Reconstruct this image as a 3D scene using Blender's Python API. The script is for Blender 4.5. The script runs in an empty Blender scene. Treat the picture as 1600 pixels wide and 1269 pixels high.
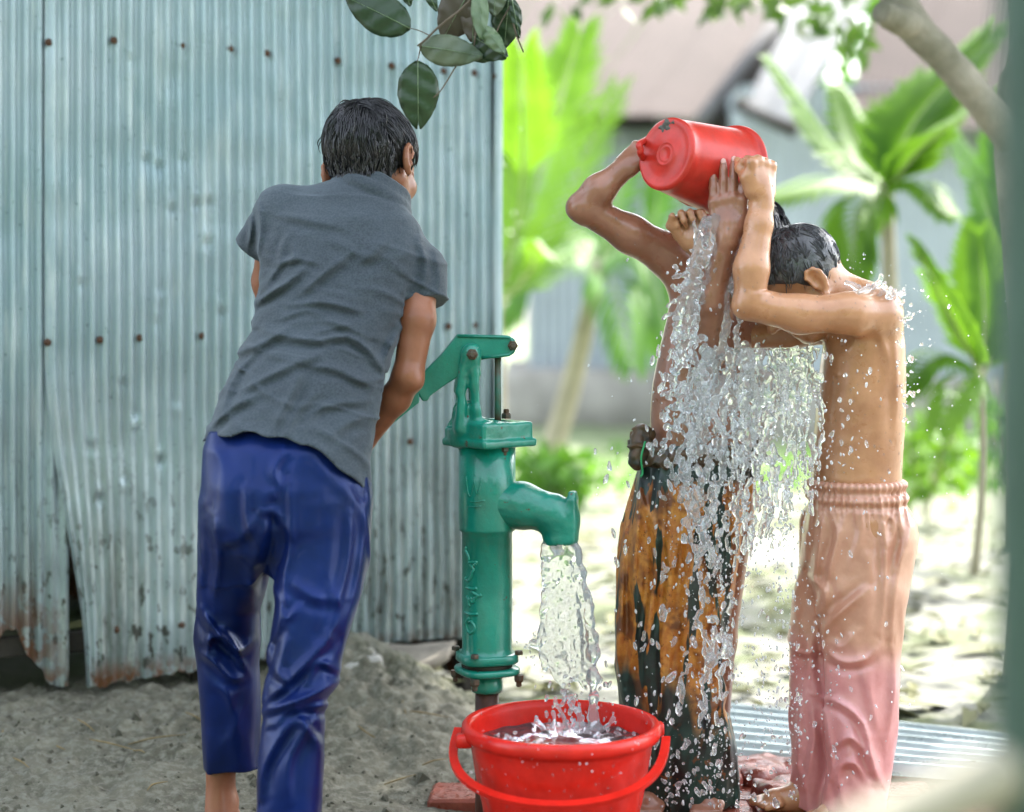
import bpy, math, random
import numpy as np
from math import radians as R, pi, sin, cos
from mathutils import Vector, Matrix

random.seed(7); RNG = np.random.default_rng(11)
sc = bpy.context.scene
# ------------------------------------------------------------------ camera, sky, sun, exposure
FPX, YH, CX, H = 2600.0, 500.0, 800.0, 0.95       # focal length in photo pixels, horizon row, centre column, lens height
def P(x, y, d):
    """photo pixel (1600 wide) + distance in metres -> world point"""
    return np.array([(x-CX)/FPX*d, d, H-(y-YH)/FPX*d])
cam = bpy.data.cameras.new('camera'); camo = bpy.data.objects.new('camera', cam)
sc.collection.objects.link(camo); sc.camera = camo
camo.location = (0, 0, H); camo.rotation_euler = (R(90), 0, 0)
cam.sensor_width = 36.0; cam.lens = FPX/1600*36.0; cam.shift_y = -(634.5-YH)/1600
cam.clip_start = 0.05; cam.clip_end = 2000
cam.dof.use_dof = True; cam.dof.focus_distance = 3.03; cam.dof.aperture_fstop = 1.65

SUN_EL, SUN_AZ = 50.0, 35.0       # azimuth measured from +Y towards +X
w = bpy.data.worlds.new('World'); sc.world = w; w.use_nodes = True
nt = w.node_tree; bg = nt.nodes['Background']
sky = nt.nodes.new('ShaderNodeTexSky'); sky.sky_type = 'NISHITA'; sky.sun_disc = False
sky.sun_elevation = R(SUN_EL); sky.sun_rotation = R(SUN_AZ)
sky.air_density = 1.0; sky.dust_density = 3.0; sky.ozone_density = 1.0
hs_ = nt.nodes.new('ShaderNodeHueSaturation'); hs_.inputs['Saturation'].default_value = .42      # hazy, nearly white tropical sky
nt.links.new(sky.outputs[0], hs_.inputs['Color']); nt.links.new(hs_.outputs[0], bg.inputs[0]); bg.inputs[1].default_value = 0.15
sl = bpy.data.lights.new('sun', 'SUN'); sl.energy = 2.3; sl.angle = R(0.6); sl.color = (1, .955, .88)
so = bpy.data.objects.new('sun', sl); sc.collection.objects.link(so)
sd = Vector((sin(R(SUN_AZ))*cos(R(SUN_EL)), cos(R(SUN_AZ))*cos(R(SUN_EL)), sin(R(SUN_EL))))
so.location = sd*20; so.rotation_euler = (-sd).to_track_quat('-Z', 'Y').to_euler()
sc.view_settings.view_transform = 'Standard'; sc.view_settings.look = 'None'
sc.view_settings.exposure = 2.8; sc.view_settings.gamma = 1.0
sc.cycles.use_denoising = True
sc.cycles.max_bounces = 14; sc.cycles.transmission_bounces = 12; sc.cycles.transparent_max_bounces = 12
sc.cycles.caustics_refractive = True; sc.cycles.sample_clamp_indirect = 6.0; sc.cycles.blur_glossy = 0.5

# ------------------------------------------------------------------ numpy noise
def _hash(ix, iy, iz, seed):
    h = (ix*374761393 + iy*668265263 + iz*2147483647 + seed*974711).astype(np.int64) & 0xffffffff
    h = ((h ^ (h >> 13))*1274126177) & 0xffffffff
    h = ((h ^ (h >> 16))*2246822519) & 0xffffffff
    return ((h ^ (h >> 15)) & 0xffff).astype(np.float32)/65535.0
def noise(p, scale=1.0, seed=0):
    """value noise in -1..1, p (N,3)"""
    q = np.asarray(p, dtype=np.float64)*scale
    i = np.floor(q).astype(np.int64); f = (q-i); f = f*f*(3-2*f)
    r = 0
    for dx in (0, 1):
        for dy in (0, 1):
            for dz in (0, 1):
                wgt = (f[:, 0] if dx else 1-f[:, 0])*(f[:, 1] if dy else 1-f[:, 1])*(f[:, 2] if dz else 1-f[:, 2])
                r = r + wgt*_hash(i[:, 0]+dx, i[:, 1]+dy, i[:, 2]+dz, seed)
    return (r*2-1)
def fbm(p, scale, oct=4, seed=0, gain=.5):
    r = 0; a = 1
    for k in range(oct):
        r = r + a*noise(p, scale*2**k, seed+k); a *= gain
    return r
def ridged(p, scale, seed=0):
    n = np.abs(fbm(p, scale, 2, seed)); return np.exp(-(n/.16)**2)-.35
def sstep(a, b, x):
    t = np.clip((x-a)/(b-a), 0, 1); return t*t*(3-2*t)
def unit(v):
    v = np.asarray(v, dtype=float); return v/np.linalg.norm(v)

# ------------------------------------------------------------------ signed-distance sculpting
class Field:
    def __init__(s, lo, hi, h):
        s.lo = np.asarray(lo, float); s.h = h
        n = np.ceil((np.asarray(hi, float)-s.lo)/h).astype(int)+1
        s.ax = [s.lo[k]+h*np.arange(n[k]) for k in range(3)]
        s.d = np.full(n, .5, np.float32)
    def box(s, lo, hi):
        sl = []
        for k in range(3):
            a = max(0, int(math.floor((lo[k]-s.lo[k])/s.h))); b = min(len(s.ax[k]), int(math.ceil((hi[k]-s.lo[k])/s.h))+1)
            if b <= a: return None
            sl.append(slice(a, b))
        return tuple(sl)
    def grid(s, sl):
        return (s.ax[0][sl[0]][:, None, None].astype(np.float32), s.ax[1][sl[1]][None, :, None].astype(np.float32), s.ax[2][sl[2]][None, None, :].astype(np.float32))
    def merge(s, sl, e, k, op='u'):
        d = s.d[sl]
        if op == 'u':
            if k > 0:
                hh = np.maximum(k-np.abs(d-e), 0)/k; s.d[sl] = np.minimum(d, e)-hh*hh*k*.25
            else: s.d[sl] = np.minimum(d, e)
        elif op == 's':
            e = -e
            if k > 0:
                hh = np.maximum(k-np.abs(d-e), 0)/k; s.d[sl] = np.maximum(d, e)+hh*hh*k*.25
            else: s.d[sl] = np.maximum(d, e)
        elif op == 'i': s.d[sl] = np.maximum(d, e)
    def cone(s, a, b, ra, rb, k=.012, op='u'):
        a = np.asarray(a, float); b = np.asarray(b, float); m = max(ra, rb)+k+.02
        sl = s.box(np.minimum(a, b)-m, np.maximum(a, b)+m)
        if sl is None: return
        x, y, z = s.grid(sl); ba = b-a; L = max(float(ba@ba), 1e-9)
        t = np.clip(((x-a[0])*ba[0]+(y-a[1])*ba[1]+(z-a[2])*ba[2])/L, 0, 1)
        e = np.sqrt((x-a[0]-t*ba[0])**2+(y-a[1]-t*ba[1])**2+(z-a[2]-t*ba[2])**2)-(ra+(rb-ra)*t)
        s.merge(sl, e, k, op)
    def chain(s, pts, rs, k=.012):
        for i in range(len(pts)-1): s.cone(pts[i], pts[i+1], rs[i], rs[i+1], k)
    def ell(s, c, r, A=None, k=.012, op='u'):
        """ellipsoid, A rows = local axes"""
        c = np.asarray(c, float); m = max(r)+k+.02
        sl = s.box(c-m, c+m)
        if sl is None: return
        x, y, z = s.grid(sl); x = x-c[0]; y = y-c[1]; z = z-c[2]
        if A is None: A = np.eye(3)
        u = [A[i][0]*x+A[i][1]*y+A[i][2]*z for i in range(3)]
        k0 = np.sqrt(sum((u[i]/r[i])**2 for i in range(3))); k1 = np.sqrt(sum((u[i]/r[i]**2)**2 for i in range(3)))+1e-6
        s.merge(sl, k0*(k0-1)/k1, k, op)
    def rbox(s, c, r, A=None, rnd=.004, k=.006, op='u'):
        c = np.asarray(c, float); m = float(np.linalg.norm(r))+k+.02
        sl = s.box(c-m, c+m)
        if sl is None: return
        x, y, z = s.grid(sl); x = x-c[0]; y = y-c[1]; z = z-c[2]
        if A is None: A = np.eye(3)
        q = [np.abs(A[i][0]*x+A[i][1]*y+A[i][2]*z)-(r[i]-rnd) for i in range(3)]
        e = np.sqrt(sum(np.maximum(v, 0)**2 for v in q))+np.minimum(np.maximum(np.maximum(q[0], q[1]), q[2]), 0)-rnd
        s.merge(sl, e, k, op)
    def loft(s, rows, k=.02, zfade=.02, p=2.0):
        """rows: (y_px, xl_px, xr_px, depth, half_depth[, yaw]) top to bottom -> elliptical sections by height"""
        rows = [r if len(r) > 5 else tuple(r)+(0,) for r in rows]
        zs = np.array([P(0, r[0], r[3])[2] for r in rows]); o = np.argsort(zs)
        cx = np.array([((r[1]+r[2])/2-CX)/FPX*r[3] for r in rows]); rx = np.array([(r[2]-r[1])/2/FPX*r[3] for r in rows])
        cy = np.array([r[3] for r in rows]); ry = np.array([r[4] for r in rows]); yw = np.array([R(r[5]) for r in rows])
        m = .05; z0, z1 = zs.min(), zs.max(); mx = max(rx.max(), ry.max())
        sl = s.box((cx.min()-mx-m, cy.min()-mx-m, z0-m), (cx.max()+mx+m, cy.max()+mx+m, z1+m))
        x, y, z = s.grid(sl); zz = z[0, 0]
        f = lambda v: np.interp(zz, zs[o], v[o])
        def sm(v):
            g = f(v); n = max(3, int(.02/s.h)); kern = np.hanning(n+2)[1:-1]; kern /= kern.sum()
            gp = np.pad(g, n, mode='edge'); return np.convolve(gp, kern, 'same')[n:-n].astype(np.float32)
        CXv, CYv, RX, RY, YW = [sm(v)[None, None, :] for v in (cx, cy, rx, ry, yw)]
        dx, dy = x-CXv, y-CYv
        u = dx*np.cos(YW)+dy*np.sin(YW); v = -dx*np.sin(YW)+dy*np.cos(YW)
        if p == 2.0:
            k0 = np.sqrt((u/RX)**2+(v/RY)**2); k1 = np.sqrt((u/RX**2)**2+(v/RY**2)**2)+1e-6; e = k0*(k0-1)/k1
        else:
            k0 = (np.abs(u/RX)**p+np.abs(v/RY)**p)**(1/p); e = (k0-1)*np.minimum(RX, RY)
        e = np.maximum(e, np.maximum(z0-z, z-z1))
        s.merge(sl, e.astype(np.float32), k)
    def disp(s, fn, band=.03):
        idx = np.nonzero(np.abs(s.d) < band)
        p = np.stack([s.ax[k][idx[k]] for k in range(3)], 1)
        s.d[idx] -= fn(p).astype(np.float32)
    def cut(s, fn, band=.06):
        """intersect with fn(p) <= 0"""
        idx = np.nonzero(s.d < band)
        p = np.stack([s.ax[k][idx[k]] for k in range(3)], 1)
        s.d[idx] = np.maximum(s.d[idx], fn(p).astype(np.float32))
    def hollow(s, t, fn):
        """carve the inside, leaving thickness t, where fn(p) > 0"""
        idx = np.nonzero(s.d < .02)
        p = np.stack([s.ax[k][idx[k]] for k in range(3)], 1)
        m = fn(p) > 0; idx = tuple(a[m] for a in idx)
        s.d[idx] = np.maximum(s.d[idx], -(s.d[idx]+t))
    def mesh(s):
        d = s.d; d = np.where(d == 0, 1e-7, d)
        d[0], d[-1], d[:, 0], d[:, -1], d[:, :, 0], d[:, :, -1] = (np.maximum(q, 1e-4) for q in (d[0], d[-1], d[:, 0], d[:, -1], d[:, :, 0], d[:, :, -1]))
        ins = d < 0
        cnt = np.zeros(np.array(d.shape)-1, np.int8); C = [(i, j, k) for i in (0, 1) for j in (0, 1) for k in (0, 1)]
        n = d.shape
        for i, j, k in C: cnt += ins[i:n[0]-1+i, j:n[1]-1+j, k:n[2]-1+k]
        cell = np.nonzero((cnt > 0) & (cnt < 8))
        vid = np.full(cnt.shape, -1, np.int32); vid[cell] = np.arange(len(cell[0]))
        acc = np.zeros((len(cell[0]), 3)); num = np.zeros(len(cell[0]))
        for a in C:
            for ax in range(3):
                if a[ax] == 0:
                    b = list(a); b[ax] = 1
                    va = d[cell[0]+a[0], cell[1]+a[1], cell[2]+a[2]]; vb = d[cell[0]+b[0], cell[1]+b[1], cell[2]+b[2]]
                    m = (va < 0) != (vb < 0); t = np.where(m, va/np.where(m, va-vb, 1), 0)
                    for q in range(3): acc[:, q] += np.where(m, (a[q]+t) if q == ax else a[q], 0)
                    num += m
        V = (acc/num[:, None]+np.stack(cell, 1))*s.h+s.lo
        F = []
        for ax in range(3):
            o1, o2 = [(1, 2), (2, 0), (0, 1)][ax]
            sa = [slice(None)]*3; sb = [slice(None)]*3; sa[ax] = slice(0, n[ax]-1); sb[ax] = slice(1, n[ax])
            A = ins[tuple(sa)]; B = ins[tuple(sb)]
            e = np.stack(np.nonzero(A != B), 1)
            e = e[(e[:, o1] > 0) & (e[:, o2] > 0) & (e[:, o1] < n[o1]-1) & (e[:, o2] < n[o2]-1)]
            fl = A[tuple(e.T)]
            def g(a, b):
                q = e.copy(); q[:, o1] -= a; q[:, o2] -= b; return vid[tuple(q.T)]
            quad = np.stack([g(1, 1), g(0, 1), g(0, 0), g(1, 0)], 1)
            quad[~fl] = quad[~fl][:, ::-1]
            F.append(quad)
        return V, np.concatenate(F)

def pxdist(pts, poly):
    """distance in photo pixels of projected points to a polyline, plus side sign"""
    X = CX+pts[:, 0]/pts[:, 1]*FPX; Y = YH+(H-pts[:, 2])/pts[:, 1]*FPX
    best = np.full(len(X), 1e9); sgn = np.zeros(len(X)); T = np.zeros(len(X)); n = len(poly)-1
    for i in range(n):
        ax, ay = poly[i]; bx, by = poly[i+1]; dx, dy = bx-ax, by-ay; L = dx*dx+dy*dy+1e-9
        t = np.clip(((X-ax)*dx+(Y-ay)*dy)/L, 0, 1); ex, ey = X-ax-t*dx, Y-ay-t*dy
        dd = np.sqrt(ex*ex+ey*ey); m = dd < best
        best[m] = dd[m]; sgn[m] = np.sign(dx*ey-dy*ex)[m]; T[m] = ((i+t)/n)[m]
    return best, sgn, T
def curve_px(poly, n=14):
    """Catmull-Rom resample of a pixel polyline"""
    p = np.array(poly, float)
    if len(p) < 3: return [tuple(q) for q in p]
    q = np.vstack([2*p[0]-p[1], p, 2*p[-1]-p[-2]]); out = []
    for i in range(len(p)-1):
        a, b, c, d = q[i:i+4]
        for t in np.linspace(0, 1, max(2, n//(len(p)-1)), endpoint=False):
            out.append(.5*((2*b)+(-a+c)*t+(2*a-5*b+4*c-d)*t*t+(-a+3*b-3*c+d)*t**3))
    out.append(p[-1]); return [tuple(v) for v in out]
def folds(defs, front):
    """defs: (polyline_px, width_px, amp_m) ridge with a trough on its lower side; front(p): weight 0..1"""
    C = [(curve_px(pl), wd, am) for pl, wd, am in defs]
    def fn(p):
        out = np.zeros(len(p)); wgt = front(p); m0 = np.nonzero(wgt > .02)[0]
        q = p[m0]; X = CX+q[:, 0]/q[:, 1]*FPX; Y = YH+(H-q[:, 2])/q[:, 1]*FPX; o = np.zeros(len(q))
        for pl, wd, am in C:
            a = np.array(pl); pad = wd*3.2
            m = np.nonzero((X > a[:, 0].min()-pad) & (X < a[:, 0].max()+pad) & (Y > a[:, 1].min()-pad) & (Y < a[:, 1].max()+pad))[0]
            if len(m) == 0: continue
            d, s, t = pxdist(q[m], pl); u = d*s/wd
            prof = np.exp(-1.15*np.abs(u)**1.35)-.70*np.exp(-((u-1.5)/.95)**2)
            o[m] += am*prof*(np.sin(pi*np.clip(t, .03, .97))**.5)
        out[m0] = o*wgt[m0]
        return out
    return fn

# ------------------------------------------------------------------ mesh / object helpers
COL = sc.collection
def mesh_data(name, V, F, mat, smooth=True):
    me = bpy.data.meshes.new(name)
    if isinstance(F, np.ndarray):
        me.vertices.add(len(V)); me.vertices.foreach_set('co', np.asarray(V, np.float32).ravel())
        k = F.shape[1]; me.loops.add(F.size); me.loops.foreach_set('vertex_index', F.astype(np.int32).ravel())
        me.polygons.add(len(F)); me.polygons.foreach_set('loop_start', np.arange(0, F.size, k, dtype=np.int32))
        me.update(calc_edges=True); me.validate()
    else:
        me.from_pydata([tuple(map(float, v)) for v in V], [], F); me.update()
    if smooth: me.polygons.foreach_set('use_smooth', np.ones(len(me.polygons), bool))
    for m in (mat if isinstance(mat, (list, tuple)) else [mat]): me.materials.append(m)
    return me
ORG = {}
def tag(o, label=None, cat=None, group=None, kind=None):
    for k, v in (('label', label), ('category', cat), ('group', group), ('kind', kind)):
        if v: o[k] = v
    return o
def empty(name, loc, label, cat, group=None):
    o = bpy.data.objects.new(name, None); o.empty_display_size = .1; o.location = loc; COL.objects.link(o)
    ORG[o.name] = np.asarray(loc, float); return tag(o, label, cat, group)
def obj(name, V, F, mat, parent=None, origin=None, smooth=True):
    """world-space vertices -> object; a child keeps its root's origin"""
    org = ORG[parent.name] if parent is not None else np.asarray(origin if origin is not None else (0, 0, 0), float)
    o = bpy.data.objects.new(name, mesh_data(name, np.asarray(V, float)-org, F, mat, smooth)); COL.objects.link(o)
    if parent is not None: o.parent = parent
    else: o.location = org
    ORG[o.name] = org; return o
class MB:
    """collects several shapes into one mesh"""
    def __init__(s): s.V = []; s.F = []
    def add(s, V, F):
        b = len(s.V); s.V.extend([tuple(map(float, v)) for v in V]); s.F.extend([tuple(int(i)+b for i in f) for f in F]); return s
    def build(s, name, mat, parent=None, origin=None, smooth=True): return obj(name, s.V, s.F, mat, parent, origin, smooth)
def frame(d):
    d = unit(d); a = np.array([0, 0, 1.]) if abs(d[2]) < .9 else np.array([1., 0, 0]); u = unit(np.cross(a, d)); return u, np.cross(d, u), d
def tube(pts, rs, n=10, cap=True, flat=1.0, up=None):
    pts = np.asarray(pts, float); m = len(pts)
    if np.isscalar(rs): rs = [rs]*m
    V = []; F = []; pu = None
    for i in range(m):
        d = unit(pts[min(i+1, m-1)]-pts[max(i-1, 0)])
        if up is not None: u = unit(np.cross(up, d)); v = np.cross(d, u)
        elif pu is None: u, v, _ = frame(d)
        else: u = unit(pu-d*(pu@d)); v = np.cross(d, u)
        pu = u
        for j in range(n):
            a = 2*pi*j/n; V.append(pts[i]+rs[i]*(cos(a)*u+sin(a)*v*flat))
    for i in range(m-1):
        for j in range(n): F.append((i*n+j, i*n+(j+1) % n, (i+1)*n+(j+1) % n, (i+1)*n+j))
    if cap: F.append(tuple(range(n))[::-1]); F.append(tuple((m-1)*n+j for j in range(n)))
    return V, F
def spline(pts, n=20):
    p = np.array(pts, float)
    if len(p) == 2: return np.array([p[0]+(p[1]-p[0])*t for t in np.linspace(0, 1, n)])
    q = np.vstack([2*p[0]-p[1], p, 2*p[-1]-p[-2]]); out = []
    for tt in np.linspace(0, len(p)-1-1e-6, n):
        i = int(tt); t = tt-i; a, b, c, d = q[i:i+4]
        out.append(.5*((2*b)+(-a+c)*t+(2*a-5*b+4*c-d)*t*t+(-a+3*b-3*c+d)*t**3))
    return np.array(out)
def lathe(prof, n=64, c=(0, 0, 0), A=None, fn=None):
    """prof (r,z) list revolved round local z; A rows local axes"""
    A = np.eye(3) if A is None else np.asarray(A); c = np.asarray(c, float); V = []; F = []; m = len(prof)
    for i, (r, z) in enumerate(prof):
        for j in range(n):
            a = 2*pi*j/n; rr = r+(fn(a, z, i) if fn else 0)
            V.append(c+A[0]*rr*cos(a)+A[1]*rr*sin(a)+A[2]*z)
    for i in range(m-1):
        for j in range(n): F.append((i*n+j, i*n+(j+1) % n, (i+1)*n+(j+1) % n, (i+1)*n+j))
    if prof[0][0] > 1e-4: F.append(tuple(range(n))[::-1])
    if prof[-1][0] > 1e-4: F.append(tuple((m-1)*n+j for j in range(n)))
    return V, F
def boxm(c, r, A=None, bev=0.0):
    A = np.eye(3) if A is None else np.asarray(A); c = np.asarray(c, float)
    if bev <= 0:
        V = [c+A[0]*r[0]*i+A[1]*r[1]*j+A[2]*r[2]*k for i in (-1, 1) for j in (-1, 1) for k in (-1, 1)]
        return V, [(0, 1, 3, 2), (4, 6, 7, 5), (0, 4, 5, 1), (2, 3, 7, 6), (0, 2, 6, 4), (1, 5, 7, 3)]
    V = []; F = []; b = bev    # chamfered along the local z edges and both ends
    loop = [(r[0]-b, -r[1]), (r[0], -r[1]+b), (r[0], r[1]-b), (r[0]-b, r[1]), (-r[0]+b, r[1]), (-r[0], r[1]-b), (-r[0], -r[1]+b), (-r[0]+b, -r[1])]
    lv = [(-r[2], b), (-r[2]+b, 0), (r[2]-b, 0), (r[2], b)]
    for z, ins in lv:
        for x, y in loop:
            x2 = x-math.copysign(ins, x); y2 = y-math.copysign(ins, y); V.append(c+A[0]*x2+A[1]*y2+A[2]*z)
    for i in range(3):
        for j in range(8): F.append((i*8+j, i*8+(j+1) % 8, (i+1)*8+(j+1) % 8, (i+1)*8+j))
    F.append(tuple(range(8))[::-1]); F.append(tuple(24+j for j in range(8))); return V, F
def extrude(poly, A, c, t):
    """polygon (local 2D) in plane A[0],A[1], thickness t along A[2]"""
    n = len(poly); V = [c+A[0]*x+A[1]*y+A[2]*s*t/2 for s in (-1, 1) for x, y in poly]
    F = [tuple(range(n))[::-1], tuple(n+i for i in range(n))]+[(i, (i+1) % n, n+(i+1) % n, n+i) for i in range(n)]
    return V, F

# ------------------------------------------------------------------ materials
def mat(name, col, rough=.6, var=None, bump=None, metal=0.0, spec=.5, coat=0.0, sss=0.0, trans=0.0, ior=1.45, col2=None, sheen=0.0, coords='Object', rvar=0.0, emis=None):
    m = bpy.data.materials.new(name); m.use_nodes = True; t = m.node_tree; b = t.nodes['Principled BSDF']; L = t.links.new
    b.inputs['Base Color'].default_value = (*col, 1); b.inputs['Roughness'].default_value = rough
    b.inputs['Metallic'].default_value = metal; b.inputs['Specular IOR Level'].default_value = spec; b.inputs['IOR'].default_value = ior
    b.inputs['Coat Weight'].default_value = coat; b.inputs['Coat Roughness'].default_value = .09
    b.inputs['Transmission Weight'].default_value = trans; b.inputs['Sheen Weight'].default_value = sheen
    if sss: b.inputs['Subsurface Weight'].default_value = sss; b.inputs['Subsurface Radius'].default_value = (.010, .004, .002); b.inputs['Subsurface Scale'].default_value = 1.0
    tc = t.nodes.new('ShaderNodeTexCoord')
    if var:
        n = t.nodes.new('ShaderNodeTexNoise'); n.inputs['Scale'].default_value = var[0]; n.inputs['Detail'].default_value = 6; n.inputs['Roughness'].default_value = .6
        L(tc.outputs[coords], n.inputs['Vector'])
        r = t.nodes.new('ShaderNodeMapRange'); r.inputs[1].default_value = .32; r.inputs[2].default_value = .68; L(n.outputs[0], r.inputs[0])
        mx = t.nodes.new('ShaderNodeMix'); mx.data_type = 'RGBA'
        c2 = col2 if col2 else tuple(c*(1-var[1]) for c in col)
        mx.inputs[6].default_value = (*c2, 1); mx.inputs[7].default_value = (*col, 1)
        L(r.outputs[0], mx.inputs[0]); L(mx.outputs[2], b.inputs['Base Color'])
        if rvar:
            rr = t.nodes.new('ShaderNodeMapRange'); rr.inputs[1].default_value = .3; rr.inputs[2].default_value = .7; rr.inputs[3].default_value = max(.02, rough-rvar); rr.inputs[4].default_value = min(1, rough+rvar)
            n2 = t.nodes.new('ShaderNodeTexNoise'); n2.inputs['Scale'].default_value = var[0]*2.3; n2.inputs['Detail'].default_value = 4; L(tc.outputs[coords], n2.inputs['Vector'])
            L(n2.outputs[0], rr.inputs[0]); L(rr.outputs[0], b.inputs['Roughness'])
    if bump:
        n = t.nodes.new('ShaderNodeTexNoise'); n.inputs['Scale'].default_value = bump[0]; n.inputs['Detail'].default_value = bump[3] if len(bump) > 3 else 5
        L(tc.outputs[coords], n.inputs['Vector'])
        bp = t.nodes.new('ShaderNodeBump'); bp.inputs['Strength'].default_value = bump[1]; bp.inputs['Distance'].default_value = bump[2] if len(bump) > 2 else .002
        L(n.outputs[0], bp.inputs['Height']); L(bp.outputs[0], b.inputs['Normal'])
    return m
def N(t, typ, **kw):
    n = t.nodes.new(typ)
    for k, v in kw.items():
        if k.startswith('i_'):
            key = k[2:]; n.inputs[int(key) if key.isdigit() else key.replace('_', ' ')].default_value = v
        else: setattr(n, k, v)
    return n
def mixc(t, fac, a, b, blend='MIX'):
    mx = t.nodes.new('ShaderNodeMix'); mx.data_type = 'RGBA'; mx.blend_type = blend
    for sock, v in ((0, fac), (6, a), (7, b)):
        if isinstance(v, (int, float)): mx.inputs[sock].default_value = v
        elif isinstance(v, tuple): mx.inputs[sock].default_value = (*v, 1) if len(v) == 3 else v
        else: t.links.new(v, mx.inputs[sock])
    return mx.outputs[2]
def ramp(t, v, a, b):
    r = t.nodes.new('ShaderNodeMapRange'); r.inputs[1].default_value = a; r.inputs[2].default_value = b; t.links.new(v, r.inputs[0]); return r.outputs[0]
def mathn(t, op, a, b=None):
    n = t.nodes.new('ShaderNodeMath'); n.operation = op
    for i, v in enumerate((a, b)):
        if v is None: continue
        if isinstance(v, (int, float)): n.inputs[i].default_value = v
        else: t.links.new(v, n.inputs[i])
    return n.outputs[0]
def tn(scale, det=6, rough=.6, vec=None, tt=None):
    tt = tt or t; n = N(tt, 'ShaderNodeTexNoise', i_Scale=scale, i_Detail=det, i_Roughness=rough)
    tt.links.new(vec if vec is not None else [q for q in tt.nodes if q.bl_idname == 'ShaderNodeTexCoord'][0].outputs['Object'], n.inputs['Vector']); return n.outputs[0]

# ================================================================== SETTING
W0 = np.array([-1.108, 3.6]); WU = unit((.9, .44)); WN = np.array([WU[1], -WU[0]])     # shed wall line, its direction, its outward normal
def wall_s(px):
    k = (px-CX)/FPX; return (k*W0[1]-W0[0])/(WU[0]-k*WU[1])
def wall_pt(px, py):
    s = wall_s(px); q = W0+WU*s; return s, H-(py-YH)/FPX*q[1]
def ground_z(p):
    """terrain height at (N,2)"""
    x, y = p[:, 0], p[:, 1]; r = p-W0; df = r@WN; s = r@WU
    p3 = np.stack([x, y, 0*x], 1)
    crest = .118+.075*np.exp(-((s-.78)/.16)**2)*sstep(-.3, .05, df)
    m = crest*(1-sstep(.12, .85, df))*(1-sstep(.86, 1.1, s-.22*np.maximum(df, 0)))*(1-sstep(.0, .25, -df-.12))
    z = m+.022*(1-sstep(-.6, -.3, s*0))*0
    near = (1-sstep(4, 6, y))
    rough = .55+m*11
    z = z+near*(fbm(p3, 5, 4, 3)*.010+fbm(p3, 26, 4, 9, .62)*.006*rough+np.abs(noise(p3, 60, 21))*.005*rough)
    z = z+(1-near)*(fbm(p3, .5, 3, 5)*.03+fbm(p3, 3.0, 3, 8)*.02)
    return z
def spacing(lo, hi, fine_lo, fine_hi, st, grow=1.09):
    a = list(np.arange(fine_lo, fine_hi, st)); d = st; v = fine_hi
    while v < hi: a.append(v); d *= grow; v += d
    a.append(hi); d = st; v = fine_lo; b = []
    while v > lo: d *= grow; v -= d; b.append(v)
    return np.array(sorted(set(b+a)))
gx = spacing(-150, 150, -1.4, .75, .0085); gy = spacing(-20, 260, 2.55, 4.3, .0085)
GX, GY = np.meshgrid(gx, gy, indexing='ij'); gp = np.stack([GX.ravel(), GY.ravel()], 1)
gz = ground_z(gp); ni, nj = len(gx), len(gy)
I = (np.arange(ni-1)[:, None]*nj+np.arange(nj-1)[None, :]).ravel()
gm = bpy.data.materials.new('soil'); gm.use_nodes = True; t = gm.node_tree; b = t.nodes['Principled BSDF']
tc = N(t, 'ShaderNodeTexCoord'); sep = N(t, 'ShaderNodeSeparateXYZ'); t.links.new(tc.outputs['Object'], sep.inputs[0])
mud = mixc(t, ramp(t, tn(9), .35, .65), (.078, .073, .050), (.155, .146, .106))
mud = mixc(t, ramp(t, tn(55, 5, .7), .45, .62), mud, (.20, .195, .152))
mud = mixc(t, ramp(t, tn(24), .60, .70), mud, (.045, .038, .022))
sand = mixc(t, ramp(t, tn(1.3), .35, .65), (.14, .142, .115), (.235, .237, .205))
moss = mixc(t, ramp(t, tn(2.6, 7, .7), .47, .58), sand, (.075, .095, .032))
far = mathn(t, 'ADD', sep.outputs[1], mathn(t, 'MULTIPLY', sep.outputs[0], .55))
colr = mixc(t, ramp(t, mathn(t, 'ADD', far, mathn(t, 'MULTIPLY', tn(2.0), .5)), 3.75, 4.3), mud, moss)
grassy = mixc(t, ramp(t, tn(.8), .4, .6), (.13, .17, .07), (.21, .25, .13))
colr = mixc(t, ramp(t, mathn(t, 'ADD', sep.outputs[1], mathn(t, 'MULTIPLY', tn(.6), 5.0)), 9.0, 14.0), colr, grassy)
t.links.new(colr, b.inputs['Base Color']); b.inputs['Roughness'].default_value = .85
bp = N(t, 'ShaderNodeBump', i_Strength=.7, i_Distance=.006); t.links.new(tn(120, 6, .7), bp.inputs['Height']); t.links.new(bp.outputs[0], b.inputs['Normal'])
g = obj('ground', np.stack([gp[:, 0], gp[:, 1], gz], 1), np.stack([I, I+nj, I+nj+1, I+1], 1), gm); tag(g, kind='structure')

# straw and twigs lying on the mud, clods
M_straw = mat('straw', (.26, .19, .085), .8, (30, .5)); M_clod = mat('mud_clod', (.12, .115, .085), .95, (40, .45), (90, .8, .004))
straws = [((140, 1160), (215, 1178)), ((200, 1168), (290, 1152)), ((208, 1178), (226, 1181)), ((5, 1145), (18, 1160)), ((120, 1130), (150, 1146)), ((628, 1090), (640, 1130)), ((640, 1115), (700, 1125)), ((20, 1190), (48, 1204)), ((230, 1240), (262, 1226)), ((290, 1118), (318, 1132)), ((560, 1140), (600, 1160)), ((90, 1170), (102, 1176)), ((660, 1200), (700, 1190)), ((600, 1230), (650, 1215))]
def on_ground(px, py):
    d = 3.0
    for _ in range(9):
        z = ground_z(np.array([[(px-CX)/FPX*d, d]]))[0]; d = .6*d+.4*(H-z)*FPX/(py-YH)
    return np.array([(px-CX)/FPX*d, d, z])
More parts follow.
